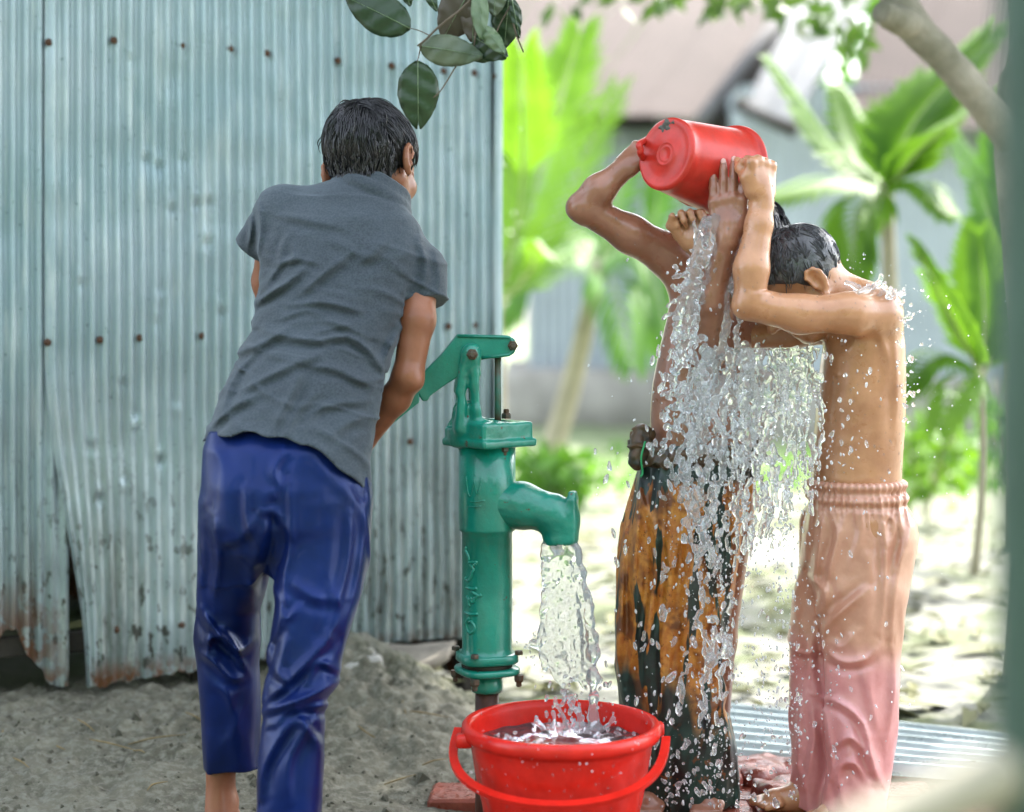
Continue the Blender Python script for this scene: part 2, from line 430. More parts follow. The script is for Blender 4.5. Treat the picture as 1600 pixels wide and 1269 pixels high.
for a, b_ in straws:
    A, B = on_ground(*a), on_ground(*b_); mid = (A+B)/2+np.array([random.uniform(-.01, .01), 0, .006])
    V, F = tube(spline([A+[0, 0, .006], mid+[0, 0, .003], B+[0, 0, .006]], 7), [.0010, .0015, .0016, .0015, .0013, .001, .0006], 6)
    o = obj('straw', V, F, M_straw, origin=A); tag(o, 'thin dry straw stalk lying on the grey mud bank', 'straw', 'straw stalks on the mud')
cl = MB()
cp = np.stack([RNG.uniform(-1.3, .1, 900), RNG.uniform(2.5, 3.75, 900)], 1); cz = ground_z(cp); cd = (cp-W0)@WN
for i in range(900):
    if cd[i] < .03: continue
    (x, y), z = cp[i], cz[i]; r = RNG.uniform(.002, .0065)*(1+2*(RNG.random() < .04)); ph = RNG.uniform(0, 6.28)
    V = [(x+r*cos(ph+k*2.1)*RNG.uniform(.7, 1.3), y+r*sin(ph+k*2.1)*RNG.uniform(.7, 1.3), z-.3*r) for k in range(3)]+[(x+r*.3*cos(ph+k*2.1+1)*1.4, y+r*.5*sin(ph+k*2.1+1), z+r*RNG.uniform(.4, .9)) for k in range(3)]
    cl.add(V, [(3, 4, 5), (0, 1, 3), (1, 4, 3), (1, 2, 4), (2, 5, 4), (2, 0, 5), (0, 3, 5)])
tag(cl.build('mud_crumbs', M_clod, smooth=False), 'loose grey mud crumbs scattered over the bank', 'mud', kind='stuff')

# ------------------------------------------------------------------ tin shed
tm = bpy.data.materials.new('painted_tin'); tm.use_nodes = True; t = tm.node_tree; b = t.nodes['Principled BSDF']
tc = N(t, 'ShaderNodeTexCoord'); sep = N(t, 'ShaderNodeSeparateXYZ'); t.links.new(tc.outputs['Object'], sep.inputs[0])
mp = N(t, 'ShaderNodeMapping'); mp.inputs['Scale'].default_value = (1, 1, .16); t.links.new(tc.outputs['Object'], mp.inputs[0])
c = mixc(t, ramp(t, tn(2.0, 4), .3, .7), (.25, .36, .38), (.345, .425, .45))
c = mixc(t, ramp(t, tn(26, 5, .6, mp.outputs[0]), .52, .72), c, (.46, .54, .545))
c = mixc(t, ramp(t, tn(70, 3), .66, .72), c, (.14, .20, .20))
low = ramp(t, sep.outputs[2], .80, .1)
grime = mathn(t, 'MULTIPLY', low, ramp(t, tn(11, 7, .72, mp.outputs[0]), .40, .60))
c = mixc(t, mathn(t, 'MULTIPLY', low, .55), c, (.30, .355, .355))
c = mixc(t, grime, c, (.10, .115, .10)); c = mixc(t, mathn(t, 'MULTIPLY', ramp(t, sep.outputs[2], .45, .15), ramp(t, tn(30, 6, .75, mp.outputs[0]), .50, .62)), c, (.36, .41, .39))
low2 = ramp(t, sep.outputs[2], .105, .055)
c = mixc(t, mathn(t, 'MULTIPLY', low2, ramp(t, tn(18, 6, .7), .44, .54)), c, (.15, .065, .03))
mp2 = N(t, 'ShaderNodeMapping'); mp2.inputs['Scale'].default_value = (1, 1, .45); t.links.new(tc.outputs['Object'], mp2.inputs[0])
c = mixc(t, mathn(t, 'MULTIPLY', ramp(t, sep.outputs[2], .62, .22), ramp(t, tn(52, 4, .6, mp2.outputs[0]), .575, .625)), c, (.055, .062, .052))
lf = mathn(t, 'MULTIPLY', ramp(t, sep.outputs[0], -.46, -.55), ramp(t, sep.outputs[2], .30, .14))
c = mixc(t, mathn(t, 'MULTIPLY', lf, ramp(t, tn(22, 6, .7), .46, .52)), c, (.16, .07, .035))
t.links.new(c, b.inputs['Base Color']); b.inputs['Metallic'].default_value = .35
rg = N(t, 'ShaderNodeMapRange', i_1=.3, i_2=.7, i_3=.30, i_4=.5); t.links.new(tn(6), rg.inputs[0]); t.links.new(rg.outputs[0], b.inputs['Roughness'])
bp = N(t, 'ShaderNodeBump', i_Strength=.25, i_Distance=.003); t.links.new(tn(45, 4), bp.inputs['Height']); t.links.new(bp.outputs[0], b.inputs['Normal'])
M_tin = tm
M_rust = mat('rusty_iron', (.11, .055, .03), .8, (60, .6), (120, .5))
M_dark = mat('dark_timber', (.045, .038, .03), .9, (20, .5))
PITCH = .0281
DENT = [(228, 252, 1), (248, 262, 1), (268, 328, 1), (307, 320, 1), (326, 318, 1), (322, 380, 1.2), (285, 250, .6), (205, 95, .6), (248, 465, -.8), (345, 490, 1), (125, 445, .7), (245, 505, .6), (250, 720, 1.2), (190, 600, 1), (370, 620, 1), (150, 780, 1.2), (330, 800, -1), (210, 660, -1.2), (275, 640, -.8), (190, 760, -.8), (140, 700, 1)]
DENT = [(*wall_pt(x, y), a) for x, y, a in DENT]
def tin_sheet(px0, px1, bottom, parent, off=0.0, curl=None, ztop=2.06, name='tin_sheet'):
    s0, s1 = wall_s(px0), wall_s(px1); ns = int((s1-s0)/PITCH*8)+2; S = np.linspace(s0, s1, ns); nr = 190
    bz = np.array([bottom(s) for s in S]); T = np.linspace(0, 1, nr); Z = bz[:, None]+(ztop-bz)[:, None]*T[None, :]**1.15; SS = np.repeat(S[:, None], nr, 1)
    p3 = np.stack([SS.ravel(), 0*SS.ravel(), Z.ravel()], 1)
    flat = 1-.62*sstep(.85, .55, Z)*(1-sstep(wall_s(300), wall_s(420), SS))*(sstep(wall_s(60), wall_s(90), SS))
    O = off+.0068*flat*np.cos(2*pi*SS/PITCH)+(fbm(p3, 3.0, 3, 31)*.0055).reshape(SS.shape)+(noise(p3, 16, 5)*.0016).reshape(SS.shape)
    for ds, dz, a in DENT: O -= .0055*a*np.exp(-((SS-ds)/.010)**2-((Z-dz)/.011)**2)-.003*a*np.exp(-((SS-ds)/.010)**2-((Z-dz-.02)/.010)**2)
    if curl is not None:
        ks, ko = curl(SS, Z); SS = SS+ks; O = O+ko
    V = np.stack([W0[0]+WU[0]*SS+WN[0]*O, W0[1]+WU[1]*SS+WN[1]*O, Z], 2).reshape(-1, 3)
    I = (np.arange(ns-1)[:, None]*nr+np.arange(nr-1)[None, :]).ravel()
    return obj(name, V, np.stack([I, I+nr, I+nr+1, I+1], 1), M_tin, parent)
shed = empty('tin_shed', (W0[0]+.6, W0[1]+.3, .1), 'pale teal corrugated tin shed with rusty lower edge', 'shed')
def bot(keys):
    ks = np.array([wall_s(k[0]) for k in keys]); kz = np.array([wall_pt(*k)[1] for k in keys])
    def f(s): return float(np.interp(s, ks, kz))+.004*noise(np.array([[s*1, 0, 0]]), 70, 4)[0]+.003*noise(np.array([[s, 0, 0]]), 200, 6)[0]
    return f
def jag(s):
    z = bot([(-400, 1000), (-10, 1000), (12, 985), (25, 992), (48, 1035), (66, 1052), (80, 1072), (110, 1072)])(s)
    return z+.012*noise(np.array([[s, 0, 0]]), 55, 14)[0]*(s < wall_s(70))
tin_sheet(-420, 108, jag, shed, -.006)
def curlB(S, Z):
    s0 = wall_s(70); f = np.exp(-np.maximum(S-s0, 0)/.075)*sstep(wall_pt(72, 545)[1], wall_pt(130, 1080)[1], Z)
    f2 = np.exp(-np.maximum(S-s0, 0)/.02)*sstep(wall_pt(72, 545)[1], wall_pt(130, 1080)[1], Z)
    return .088*f, .030*f-.018*f2
tin_sheet(70, 518, bot([(60, 1074), (135, 1074), (310, 1046), (420, 1030), (530, 1016)]), shed, .002, curlB)
tin_sheet(512, 767, bot([(505, 1016), (600, 1004), (720, 996), (790, 990)]), shed, -.003)
# corner flashing
q0, q1 = wall_s(771.5), wall_s(785)
for s_, nm in ((q0, 'corner_flashing'),):
    zz = np.linspace(.17, 2.06, 60); V = []; F = []
    for i, z in enumerate(zz):
        wv = .003*sin(z*5)
        for s, o in ((q0-.004*math.exp(-((z-1.15)/.18)**2)+wv*.3, .002), (q0+.004, .006+wv), (q1-.003, .006+wv), (q1, .0), (q1-.012, -.05)):
            V.append((W0[0]+WU[0]*s+WN[0]*o, W0[1]+WU[1]*s+WN[1]*o, z))
    for i in range(59):
        for j in range(4): F.append((i*5+j, i*5+j+1, i*5+j+6, i*5+j+5))
    obj(nm, V, F, M_tin, shed)
def shed_pt(s, o, z): return np.array([W0[0]+WU[0]*s+WN[0]*o, W0[1]+WU[1]*s+WN[1]*o, z])
# side, back, roof, posts, rails so the inside is dark
sL, sR, DB = wall_s(-418), q1-.014, -1.9
def corr_sheet(A, B, z0, z1, name, parent, mt, pitch=.076, amp=.009, nr=6):
    A = np.asarray(A, float); B = np.asarray(B, float); L = np.linalg.norm(B-A); u = (B-A)/L; n = np.array([u[1], -u[0]]); ns = int(L/pitch*8)+2; V = []
    for i in range(ns):
        s = L*i/(ns-1); o = amp*cos(2*pi*s/pitch)
        for j in range(nr): V.append((A[0]+u[0]*s+n[0]*o, A[1]+u[1]*s+n[1]*o, z0+(z1-z0)*j/(nr-1)))
    I = (np.arange(ns-1)[:, None]*nr+np.arange(nr-1)[None, :]).ravel()
    return obj(name, np.array(V), np.stack([I, I+nr, I+nr+1, I+1], 1), mt, parent)
c1, c2, c3, c4 = [shed_pt(*a, 0)[:2] for a in ((sR, -.05), (sR, DB), (sL, DB), (sL, -.02))]
for a_, b_ in ((c1, c2), (c2, c3), (c3, c4)): corr_sheet(a_, b_, .02, 2.1, 'tin_sheet', shed, M_tin)
rv = [shed_pt(sL-.1, .06, 2.09), shed_pt(sR+.06, .06, 2.09), shed_pt(sR+.06, DB-.1, 2.5), shed_pt(sL-.1, DB-.1, 2.5)]
V = []; ns = 200
for i in range(ns+1):
    f = i/ns
    for j in range(4):
        g_ = j/3; pt = (rv[0]*(1-f)+rv[1]*f)*(1-g_)+(rv[3]*(1-f)+rv[2]*f)*g_; V.append(pt+[0, 0, .009*cos(f*ns*.8)])
I = (np.arange(ns)[:, None]*4+np.arange(3)[None, :]).ravel(); obj('roof', np.array(V), np.stack([I, I+4, I+5, I+1], 1), M_tin, shed)
AW = np.array([[WU[0], WU[1], 0], [WN[0], WN[1], 0], [0, 0, 1.]])
for s_ in (sL+.05, wall_s(330), sR-.05): MB().add(*boxm(shed_pt(s_, -.06, 1.05), (.03, .03, 1.02), AW, .004)).build('post', M_dark, shed, smooth=False)
for z_, o_ in ((1.55, -.035), (.86, -.035), (.235, -.035)): MB().add(*boxm(shed_pt((sL+sR)/2, o_, z_), ((sR-sL)/2-.03, .014, .022), AW, .003)).build('rail', M_dark, shed, smooth=False)
# nail heads with washers
nV, nF = lathe([(0.0001, .0042), (.003, .0040), (.0042, .0026), (.0046, .0016), (.0078, .0012), (.0086, 0)], 12)
nm_ = mesh_data('nail', nV, nF, M_rust)
for x, y in ((75, 67), (177, 64), (282, 72), (358, 77), (415, 84), (527, 95), (611, 103), (692, 111), (740, 114), (774, 120), (73, 535), (155, 531), (217, 528), (314, 525), (565, 520), (640, 514), (700, 510), (740, 508), (180, 983), (282, 976), (640, 690), (450, 640)):
    s, z = wall_pt(x, y); p_ = shed_pt(s, .0085 if x < 520 else .004, z); o = bpy.data.objects.new('nail', nm_); COL.objects.link(o); o.parent = shed
    o.location = p_-ORG[shed.name]; o.rotation_euler = Matrix((Vector((WU[0], WU[1], 0)), Vector((0, 0, 1)), Vector((WN[0], WN[1], 0)))).transposed().to_euler()
# broken concrete slab under the shed's corner
M_conc = mat('old_concrete', (.30, .27, .22), .9, (14, .5), (60, .6, .004))
def rough_slab(name, corners, th, mt, label, cat, seed=0, sub=12, amp=.008):
    c = [np.asarray(v, float) for v in corners]; V = []; n = sub+1
    nrm = unit(np.cross(c[1]-c[0], c[3]-c[0])); nrm = nrm if nrm[2] > 0 else -nrm
    for side in (0, 1):
        for i in range(n):
            for j in range(n):
                f, g_ = i/sub, j/sub; V.append((c[0]*(1-f)+c[1]*f)*(1-g_)+(c[3]*(1-f)+c[2]*f)*g_-nrm*th*side)
    V = np.array(V); V = V+np.stack([fbm(V, 14, 3, seed+k)*amp for k in range(3)], 1); F = []
    for side in (0, 1):
        for i in range(sub):
            for j in range(sub):
                q = side*n*n+i*n+j; f = (q, q+n, q+n+1, q+1); F.append(f if side == 0 else f[::-1])
    rim = [i*n for i in range(n)]+[sub*n+j for j in range(1, n)]+[i*n+sub for i in range(sub-1, -1, -1)]+[j for j in range(sub-1, 0, -1)]
    for k in range(len(rim)): a_, b_ = rim[k], rim[(k+1) % len(rim)]; F.append((a_, a_+n*n, b_+n*n, b_))
    o = obj(name, V, F, mt, origin=V.mean(0)); return tag(o, label, cat)
rough_slab('concrete_slab', [P(585, 1012, 3.93), P(715, 1000, 4.02), P(700, 1018, 3.9), P(628, 1052, 3.82)], .03, M_conc, 'tilted brown concrete slab under the right end of the tin wall', 'slab', 3)
rough_slab('paving_stone', [P(500, 1030, 3.78), P(580, 1010, 3.82), P(598, 1028, 3.74), P(520, 1048, 3.70)], .03, mat('pale_stone', (.42, .41, .37), .9, (20, .4), (60, .5, .003)), 'pale flat stone on top of the mud bank beside the blue trousers', 'stone', 8, 10, .005)

# ------------------------------------------------------------------ brick apron round the pump
M_brick = mat('wet_red_brick', (.30, .075, .045), .35, (25, .55), (70, .7, .004), spec=.5, rvar=.2)
apron = empty('brick_apron', (.2, 3.0, 0), 'wet red brick apron laid round the green hand pump', 'paving')
bs = []
for k in range(5):
    V, F = boxm((0, 0, 0), (.119, .056, .035), None, .006); V = np.array(V); V = V+np.stack([noise(V+k*3, 22, q)*.004 for q in range(3)], 1)
    bs.append(mesh_data('brick', V, F, M_brick, False))
for r_ in range(8):
    for c_ in range(5):
        x = -.16+c_*.247+(r_ % 2)*.12; y = 2.66+r_*.118
        if x > .98 or (x > .72 and y > 3.3) or (x < -.1 and y > 2.95): continue
        o = bpy.data.objects.new('brick', bs[(r_*3+c_*7) % 5]); COL.objects.link(o); o.parent = apron
        o.location = np.array([x, y, -.005+RNG.uniform(-.004, .004)])-ORG[apron.name]; o.rotation_euler = (RNG.uniform(-.02, .02), RNG.uniform(-.02, .02), RNG.uniform(-.03, .03))
M_stonered = mat('red_rubble', (.26, .06, .04), .3, (30, .6), (50, .8, .006))
for (x, y, d, r, lab_) in ((1188, 1192, 3.36, .058, 'largest wet red brick lump between the lungi and the pink trousers'), (1120, 1212, 3.30, .05, 'wet red brick lump just behind the hem of the lungi'), (1225, 1225, 3.22, .045, 'wet red brick lump touching the hem of the pink trousers'), (1060, 1230, 3.25, .04, 'small red brick lump hidden behind the lungi hem and red bucket')):
    f = Field(P(x, y, d)-.11, P(x, y, d)+.11, .006); c_ = P(x, y, d); c_[2] = .036
    f.rbox(c_, (r*1.3, r*.95, .026), np.array(Matrix.Rotation(x*.01, 3, 'Z')), .018, 0); f.disp(lambda p: fbm(p, 22, 3, int(x))*.008)
    V, F = f.mesh(); tag(obj('brick_lump', V, F, M_stonered, origin=c_-[0, 0, .035]), lab_, 'brick', 'broken brick lumps')
# corrugated sheet lying on the ground
M_galv = mat('galvanised_sheet', (.60, .70, .71), .32, (5, .4), (30, .2, .003), metal=.5, rvar=.12)
V = []; a0, a1, a2, a3 = P(1120, 1120, 3.9), P(1660, 1168, 3.55), P(1640, 1240, 3.25), P(1140, 1185, 3.45)
for q in (a0, a1, a2, a3): q[2] = .045
nu, nv = 30, 90
for i in range(nu):
    for j in range(nv):
        f, g_ = i/(nu-1), j/(nv-1); pt = (a0*(1-f)+a1*f)*(1-g_)+(a3*(1-f)+a2*f)*g_; V.append(pt+[0, 0, .011*cos(g_*2*pi*6.5)])
I = (np.arange(nu-1)[:, None]*nv+np.arange(nv-1)[None, :]).ravel()
o = obj('tin_sheet_on_ground', np.array(V), np.stack([I, I+nv, I+nv+1, I+1], 1), M_galv, origin=(a0+a1+a2+a3)/4); o.name = 'loose_tin_sheet'
tag(o, 'loose pale corrugated tin sheet lying flat on the ground behind the pink trousers', 'tin sheet')

# ------------------------------------------------------------------ leaves
def leaf_mat(name, c1, c2, rough=.45, tr=.35):
    m = bpy.data.materials.new(name); m.use_nodes = True; t = m.node_tree; b = t.nodes['Principled BSDF']; out = t.nodes['Material Output']
    tc = N(t, 'ShaderNodeTexCoord'); n = N(t, 'ShaderNodeTexNoise', i_Scale=9.0, i_Detail=3.0); t.links.new(tc.outputs['Object'], n.inputs['Vector'])
    c = mixc(t, ramp(t, n.outputs[0], .35, .65), c1, c2); t.links.new(c, b.inputs['Base Color']); b.inputs['Roughness'].default_value = rough
    tl = N(t, 'ShaderNodeBsdfTranslucent'); t.links.new(mixc(t, .5, c, (c2[0]*1.5, c2[1]*1.4, c2[2]*.4)), tl.inputs[0]); mx = N(t, 'ShaderNodeMixShader'); mx.inputs[0].default_value = tr
    t.links.new(b.outputs[0], mx.inputs[1]); t.links.new(tl.outputs[0], mx.inputs[2]); t.links.new(mx.outputs[0], out.inputs[0]); return m
M_palm = leaf_mat('young_palm_leaf', (.075, .19, .013), (.135, .28, .024), .6, .42)
M_palm2 = leaf_mat('palm_leaf_deep', (.05, .16, .016), (.11, .26, .03), .6, .38)
M_crown = leaf_mat('tree_leaf', (.035, .09, .018), (.075, .15, .03), .5, .25)
M_stem = mat('palm_stem', (.42, .37, .27), .8, (8, .35)); M_rach = mat('palm_rachis', (.40, .48, .22), .5, (8, .3))
M_bark = mat('pale_bark', (.34, .31, .25), .85, (9, .55), (26, .9, .012), col2=(.15, .145, .10))
def frond(base, mid, tip, leaf, n, wid, parent, mt, droop=.35, seed=0, name='frond', spread=.95):
    rg = np.random.default_rng(seed); pts = spline([base, mid, tip], n+1); mb = MB()
    V, F = tube(pts, list(np.linspace(.011, .003, n+1)), 6); mb.add(V, F); k0 = len(mb.F)
    up = np.array([0, -.3, 1.])
    for i in range(2, n+1):
        d = unit(pts[i]-pts[i-1]); side = np.cross(d, up); side = unit(side) if np.linalg.norm(side) > .1 else np.array([1., 0, 0]); nn = np.cross(side, d); f = i/n
        L = leaf*(.55+.9*f*(1-f)*1.6)*(1-.25*f)*rg.uniform(.85, 1.1)
        for s in (-1, 1):
            a = pts[i]; dr = unit(d*(.75+.5*f)+side*s*spread*(1.1-.5*f)+nn*.12); w_ = np.cross(dr, nn); w_ = unit(w_)*wid
            P1 = a+dr*L*.4+nn*.01; P2 = a+dr*L*.75-np.array([0, 0, droop*L*.22]); P3 = a+dr*L-np.array([0, 0, droop*L*.6])
            mb.add([a-w_*.35, a+w_*.35, P1-w_, P1+w_, P2-w_*.8, P2+w_*.8, P3], [(0, 1, 3, 2), (2, 3, 5, 4), (4, 5, 6)])
    o = mb.build(name, [M_rach, mt], parent); pi_ = np.ones(len(o.data.polygons), np.int32); pi_[:k0] = 0; o.data.polygons.foreach_set('material_index', pi_); return o
def palm(base_px, d, crown_px, fronds, label, mt, stem_r=.035, group='young palms behind the boys'):
    cr = P(*crown_px, d); bs_ = np.array([P(base_px[0], 0, d)[0], d, 0.0])
    r = empty('young_palm', bs_, label, 'palm', group)
    V, F = tube(spline([bs_-[0, 0, .02], (bs_+cr)/2+[.02, 0, 0], cr+[0, 0, .05]], 9), list(np.linspace(stem_r*1.25, stem_r*.7, 9)), 10); obj('stem', V, F, M_stem, r)
    for k, (m_, t_, dd, leaf, n, wid, dr) in enumerate(fronds):
        frond(cr, P(*m_, d+dd*.5), P(*t_, d+dd), leaf, n, wid, r, mt, dr, seed=k+int(crown_px[0]))
    return r
palm((770, 0), 7.5, (775, 480), [((850, 250), (905, 60), .3, .46, 40, .012, .2), ((815, 300), (815, 90), -.4, .42, 38, .012, .25), ((850, 380), (960, 150), .5, .42, 36, .012, .2), ((830, 420), (830, 385), -.5, .30, 10, .016, .9), ((760, 350), (700, 150), .4, .4, 16, .02, .3)], 'bright green young palm with upright fronds growing behind the shed corner', M_palm)
palm((838, 0), 9.0, (938, 420), [((850, 395), (775, 500), -.3, .36, 34, .013, .9), ((880, 370), (800, 420), .5, .40, 34, .013, .8), ((1000, 400), (1048, 530), -.4, .42, 34, .014, .9), ((990, 370), (1060, 440), .3, .40, 30, .013, .8), ((1015, 360), (1032, 270), .3, .30, 16, .022, .4), ((960, 330), (990, 250), .3, .3, 12, .02, .4), ((960, 450), (985, 560), -.7, .30, 14, .018, .9)], 'young palm with pale leaning stem and drooping fronds beyond the pump', M_palm2, .06)
palm((1385, 0), 6.5, (1385, 300), [((1300, 240), (1205, 105), .1, .22, 40, .013, .3), ((1430, 190), (1545, 60), .2, .38, 42, .016, .2), ((1440, 230), (1550, 150), -.3, .32, 36, .015, .3), ((1300, 285), (1195, 310), -.3, .24, 18, .02, .6), ((1340, 330), (1330, 430), -.4, .24, 16, .02, .8), ((1430, 290), (1480, 330), -.3, .18, 14, .018, .7), ((1345, 240), (1310, 150), .4, .24, 16, .022, .3)], 'young palm with broad pleated leaves behind the bent boy', M_palm, .035)
palm((1522, 0), 6.2, (1535, 590), [((1490, 500), (1440, 400), -.2, .34, 20, .024, .3), ((1540, 500), (1530, 380), .2, .32, 18, .022, .3), ((1470, 560), (1415, 600), -.2, .22, 14, .018, .7), ((1580, 520), (1620, 420), .1, .34, 16, .022, .3), ((1500, 600), (1470, 660), -.4, .2, 10, .02, .8)], 'slim stemmed young palm with fanned leaves by the right edge path', M_palm, .016)
palm((1592, 0), 7.0, (1575, 470), [((1555, 360), (1490, 215), .1, .28, 22, .020, .25), ((1570, 330), (1560, 215), .2, .30, 20, .02, .3), ((1620, 360), (1650, 250), .1, .3, 16, .02, .3)], 'tall thin young palm half hidden by the foreground pole', M_palm2, .03)
# low plants and shrubs
def shrub(px, d, h, r, n, label, mt, seed, leaf=.09):
    rg = np.random.default_rng(seed); b0 = np.array([P(px, 0, d)[0], d, 0]); root = empty('shrub', b0, label, 'shrub', 'low shrubs in the yard'); mb = MB()
    st = MB()
    for k in range(6):
        a = rg.uniform(0, 6.28); tp = b0+[cos(a)*r*.6, sin(a)*r*.6, h*rg.uniform(.6, 1)]; V, F = tube(spline([b0-[0, 0, .02], (b0+tp)/2+[0, 0, .1*h], tp], 6), list(np.linspace(.008, .003, 6)), 5); st.add(V, F)
    for k in range(n):
        v = rg.normal(size=3); v = v/np.linalg.norm(v)*rg.random()**.4; c_ = b0+[v[0]*r, v[1]*r, h*.55+v[2]*h*.48]
        d_ = unit(rg.normal(size=3)+[0, 0, .3]); w_ = unit(np.cross(d_, rg.normal(size=3))); L = leaf*rg.uniform(.6, 1.3)
        mb.add([c_, c_+d_*L*.5+w_*L*.25, c_+d_*L, c_+d_*L*.5-w_*L*.25], [(0, 1, 2, 3)])
    mb.build('foliage', mt, root, smooth=False); st.build('stems', M_stem, root); return root
shrub(1445, 8.0, .50, .25, 200, 'loose bright shrub with light spotted leaves right of the bent boy', M_palm, 4, .10)
shrub(868, 8.5, .26, .22, 120, 'low drooping green shrub below the leaning palm stem', M_palm2, 6, .14)
shrub(1580, 10, .6, .4, 200, 'low green shrub near the thin palm by the pole', M_palm2, 12, .12)
# fallen leaves / litter on the yard
lt = MB(); rg = np.random.default_rng(5)
ld = 3.9+8.1*rg.random(1300); lx = ld*rg.uniform(-.05, .34, 1300); lz = ground_z(np.stack([lx, ld], 1))+.012
for k in range(1300):
    x, d, z = lx[k], ld[k], lz[k]; a = rg.uniform(0, 6.28); L = rg.uniform(.02, .06)*(1+(rg.random() < .06)*1.4); w_ = L*rg.uniform(.2, .45)
    u = np.array([cos(a), sin(a), rg.uniform(-.15, .25)]); v = np.array([-sin(a), cos(a), rg.uniform(-.3, .3)])
    c_ = np.array([x, d, z]); lt.add([c_-u*L, c_+v*w_+[0, 0, .01], c_+u*L, c_-v*w_+[0, 0, .01]], [(0, 1, 2, 3)])
tag(lt.build('leaf_litter', mat('leaf_litter', (.15, .15, .06), .8, (3, .7), col2=(.07, .08, .03)), smooth=False), 'dry leaf litter strewn over the pale yard', 'leaf litter', kind='stuff')
gr = MB()
ld = rg.uniform(9, 22, 9000); lx = ld*rg.uniform(-.02, .36, 9000); lz = ground_z(np.stack([lx, ld], 1))-.01; ln = noise(np.stack([lx, ld, 0*lx], 1), .9, 77)
for k in range(9000):
    if ln[k] < .25: continue
    x, d, z = lx[k], ld[k], lz[k]; h_ = rg.uniform(.04, .13); a = rg.uniform(0, 6.28); e = rg.uniform(-.05, .05, 2)
    gr.add([(x-cos(a)*.012, d-sin(a)*.012, z), (x+cos(a)*.012, d+sin(a)*.012, z), (x+e[0], d+e[1], z+h_)], [(0, 1, 2)])
tag(gr.build('grass', M_palm2, smooth=False), 'short sparse green grass growing in the yard', 'grass', kind='stuff')

# ------------------------------------------------------------------ huts at the back
M_hwall = mat('hut_grey_tin', (.36, .41, .435), .5, (1.5, .25), metal=.1); M_hroof = mat('hut_rusty_roof', (.085, .060, .052), .75, (1.2, .4), col2=(.055, .038, .033)); M_hwhite = mat('bare_tin_roof', (.10, .115, .13), .6, (1.5, .25))
M_plinth = mat('mud_plinth', (.36, .34, .30), .9, (4, .4)); M_barge = mat('weathered_board', (.16, .155, .15), .8, (4, .3))
def roof_sheet(c, parent, mt, nrib=10, amp=.02, name='roof_sheet'):
    c = [np.asarray(v, float) for v in c]; V = []; nu, nv = nrib*8+1, 5
    for i in range(nu):
        for j in range(nv):
            f, g_ = i/(nu-1), j/(nv-1); V.append((c[0]*(1-f)+c[1]*f)*(1-g_)+(c[3]*(1-f)+c[2]*f)*g_+np.array([0, 0, amp*cos(f*nrib*2*pi)]))
    I = (np.arange(nu-1)[:, None]*nv+np.arange(nv-1)[None, :]).ravel(); return obj(name, np.array(V), np.stack([I, I+nv, I+nv+1, I+1], 1), mt, parent)
def lerp(a, b, f): return a*(1-f)+b*f
def roof(c, parent, mt, nsheets, nrib=9):
    for k in range(nsheets):
        f0, f1 = k/nsheets, (k+1)/nsheets; off = np.array([0, 0, .012*(k % 2)]); roof_sheet([lerp(c[0], c[1], f0)+off, lerp(c[0], c[1], f1)+off, lerp(c[3], c[2], f1)+off, lerp(c[3], c[2], f0)+off], parent, mt, nrib)
def hut(label, x0, x1, d, depth, eave_y, rf, mt, ns, plinth_y=600):
    a = P(x0, plinth_y, d); b_ = P(x1, plinth_y, d); ze = P(0, eave_y, d)[2]
    root = empty('tin_hut', ((a[0]+b_[0])/2, d, 0), label, 'hut', 'tin huts across the yard'); zp = a[2]
    MB().add(*boxm(((a[0]+b_[0])/2, d+depth/2-.12, zp/2-.05), ((b_[0]-a[0])/2+.25, depth/2+.25, zp/2+.05), None, .05)).build('plinth', M_plinth, root)
    nsh = max(2, int((b_[0]-a[0])/.8))
    for k in range(nsh):
        corr_sheet((lerp(a[0], b_[0], k/nsh), d+.01*(k % 2)), (lerp(a[0], b_[0], (k+1)/nsh), d+.01*(k % 2)), zp, ze+.3, 'wall_sheet', root, M_hwall, .09, .012, 3)
    corr_sheet((a[0], d+depth), (a[0], d), zp, ze+.3, 'wall_sheet', root, M_hwall, .09, .012, 3); corr_sheet((b_[0], d), (b_[0], d+depth), zp, ze+.3, 'wall_sheet', root, M_hwall, .09, .012, 3); corr_sheet((b_[0], d+depth), (a[0], d+depth), zp, ze+.3, 'wall_sheet', root, M_hwall, .09, .012, 3)
    roof(rf, root, mt, ns); return root
h1 = hut('grey tin hut with pinkish brown rusty roof and pale barge board', 830, 1150, 15.2, 4.0, 178, [P(560, 150, 14.9), P(1092, 188, 14.2), P(1290, -70, 17.0), P(700, -120, 17.4)], M_hroof, 6, 575)
V, F = tube([P(1092, 192, 14.15), P(1292, -68, 16.95)], .085, 4); obj('barge_board', V, F, M_barge, h1)
V, F = tube([P(1125, 215, 14.4), P(1300, -30, 17.0)], .22, 4); obj('dark_roof_bar', V, F, M_dark, h1)  # thick dark bar along the gap between the two roofs
MB().add(*boxm(P(930, 192, 15.1), (.55, .06, .05))).build('dark_roof_bar', M_dark, h1)
h2 = hut('grey blue tin hut with patched bare metal and pink roof sheets', 1160, 1720, 13.6, 3.5, 190, [P(1310, 205, 13.2), P(1760, 200, 13.0), P(1760, -120, 15.5), P(1420, -120, 15.5)], M_hroof, 4, 590)
roof([P(1165, 168, 13.0), P(1240, 195, 12.9), P(1372, -20, 15.0), P(1262, -30, 15.1)], h2, M_hwhite, 2, 6)
V, F = tube([P(1150, 160, 13.1), P(1245, 205, 12.95)], .06, 4); obj('dark_roof_bar', V, F, M_dark, h2)
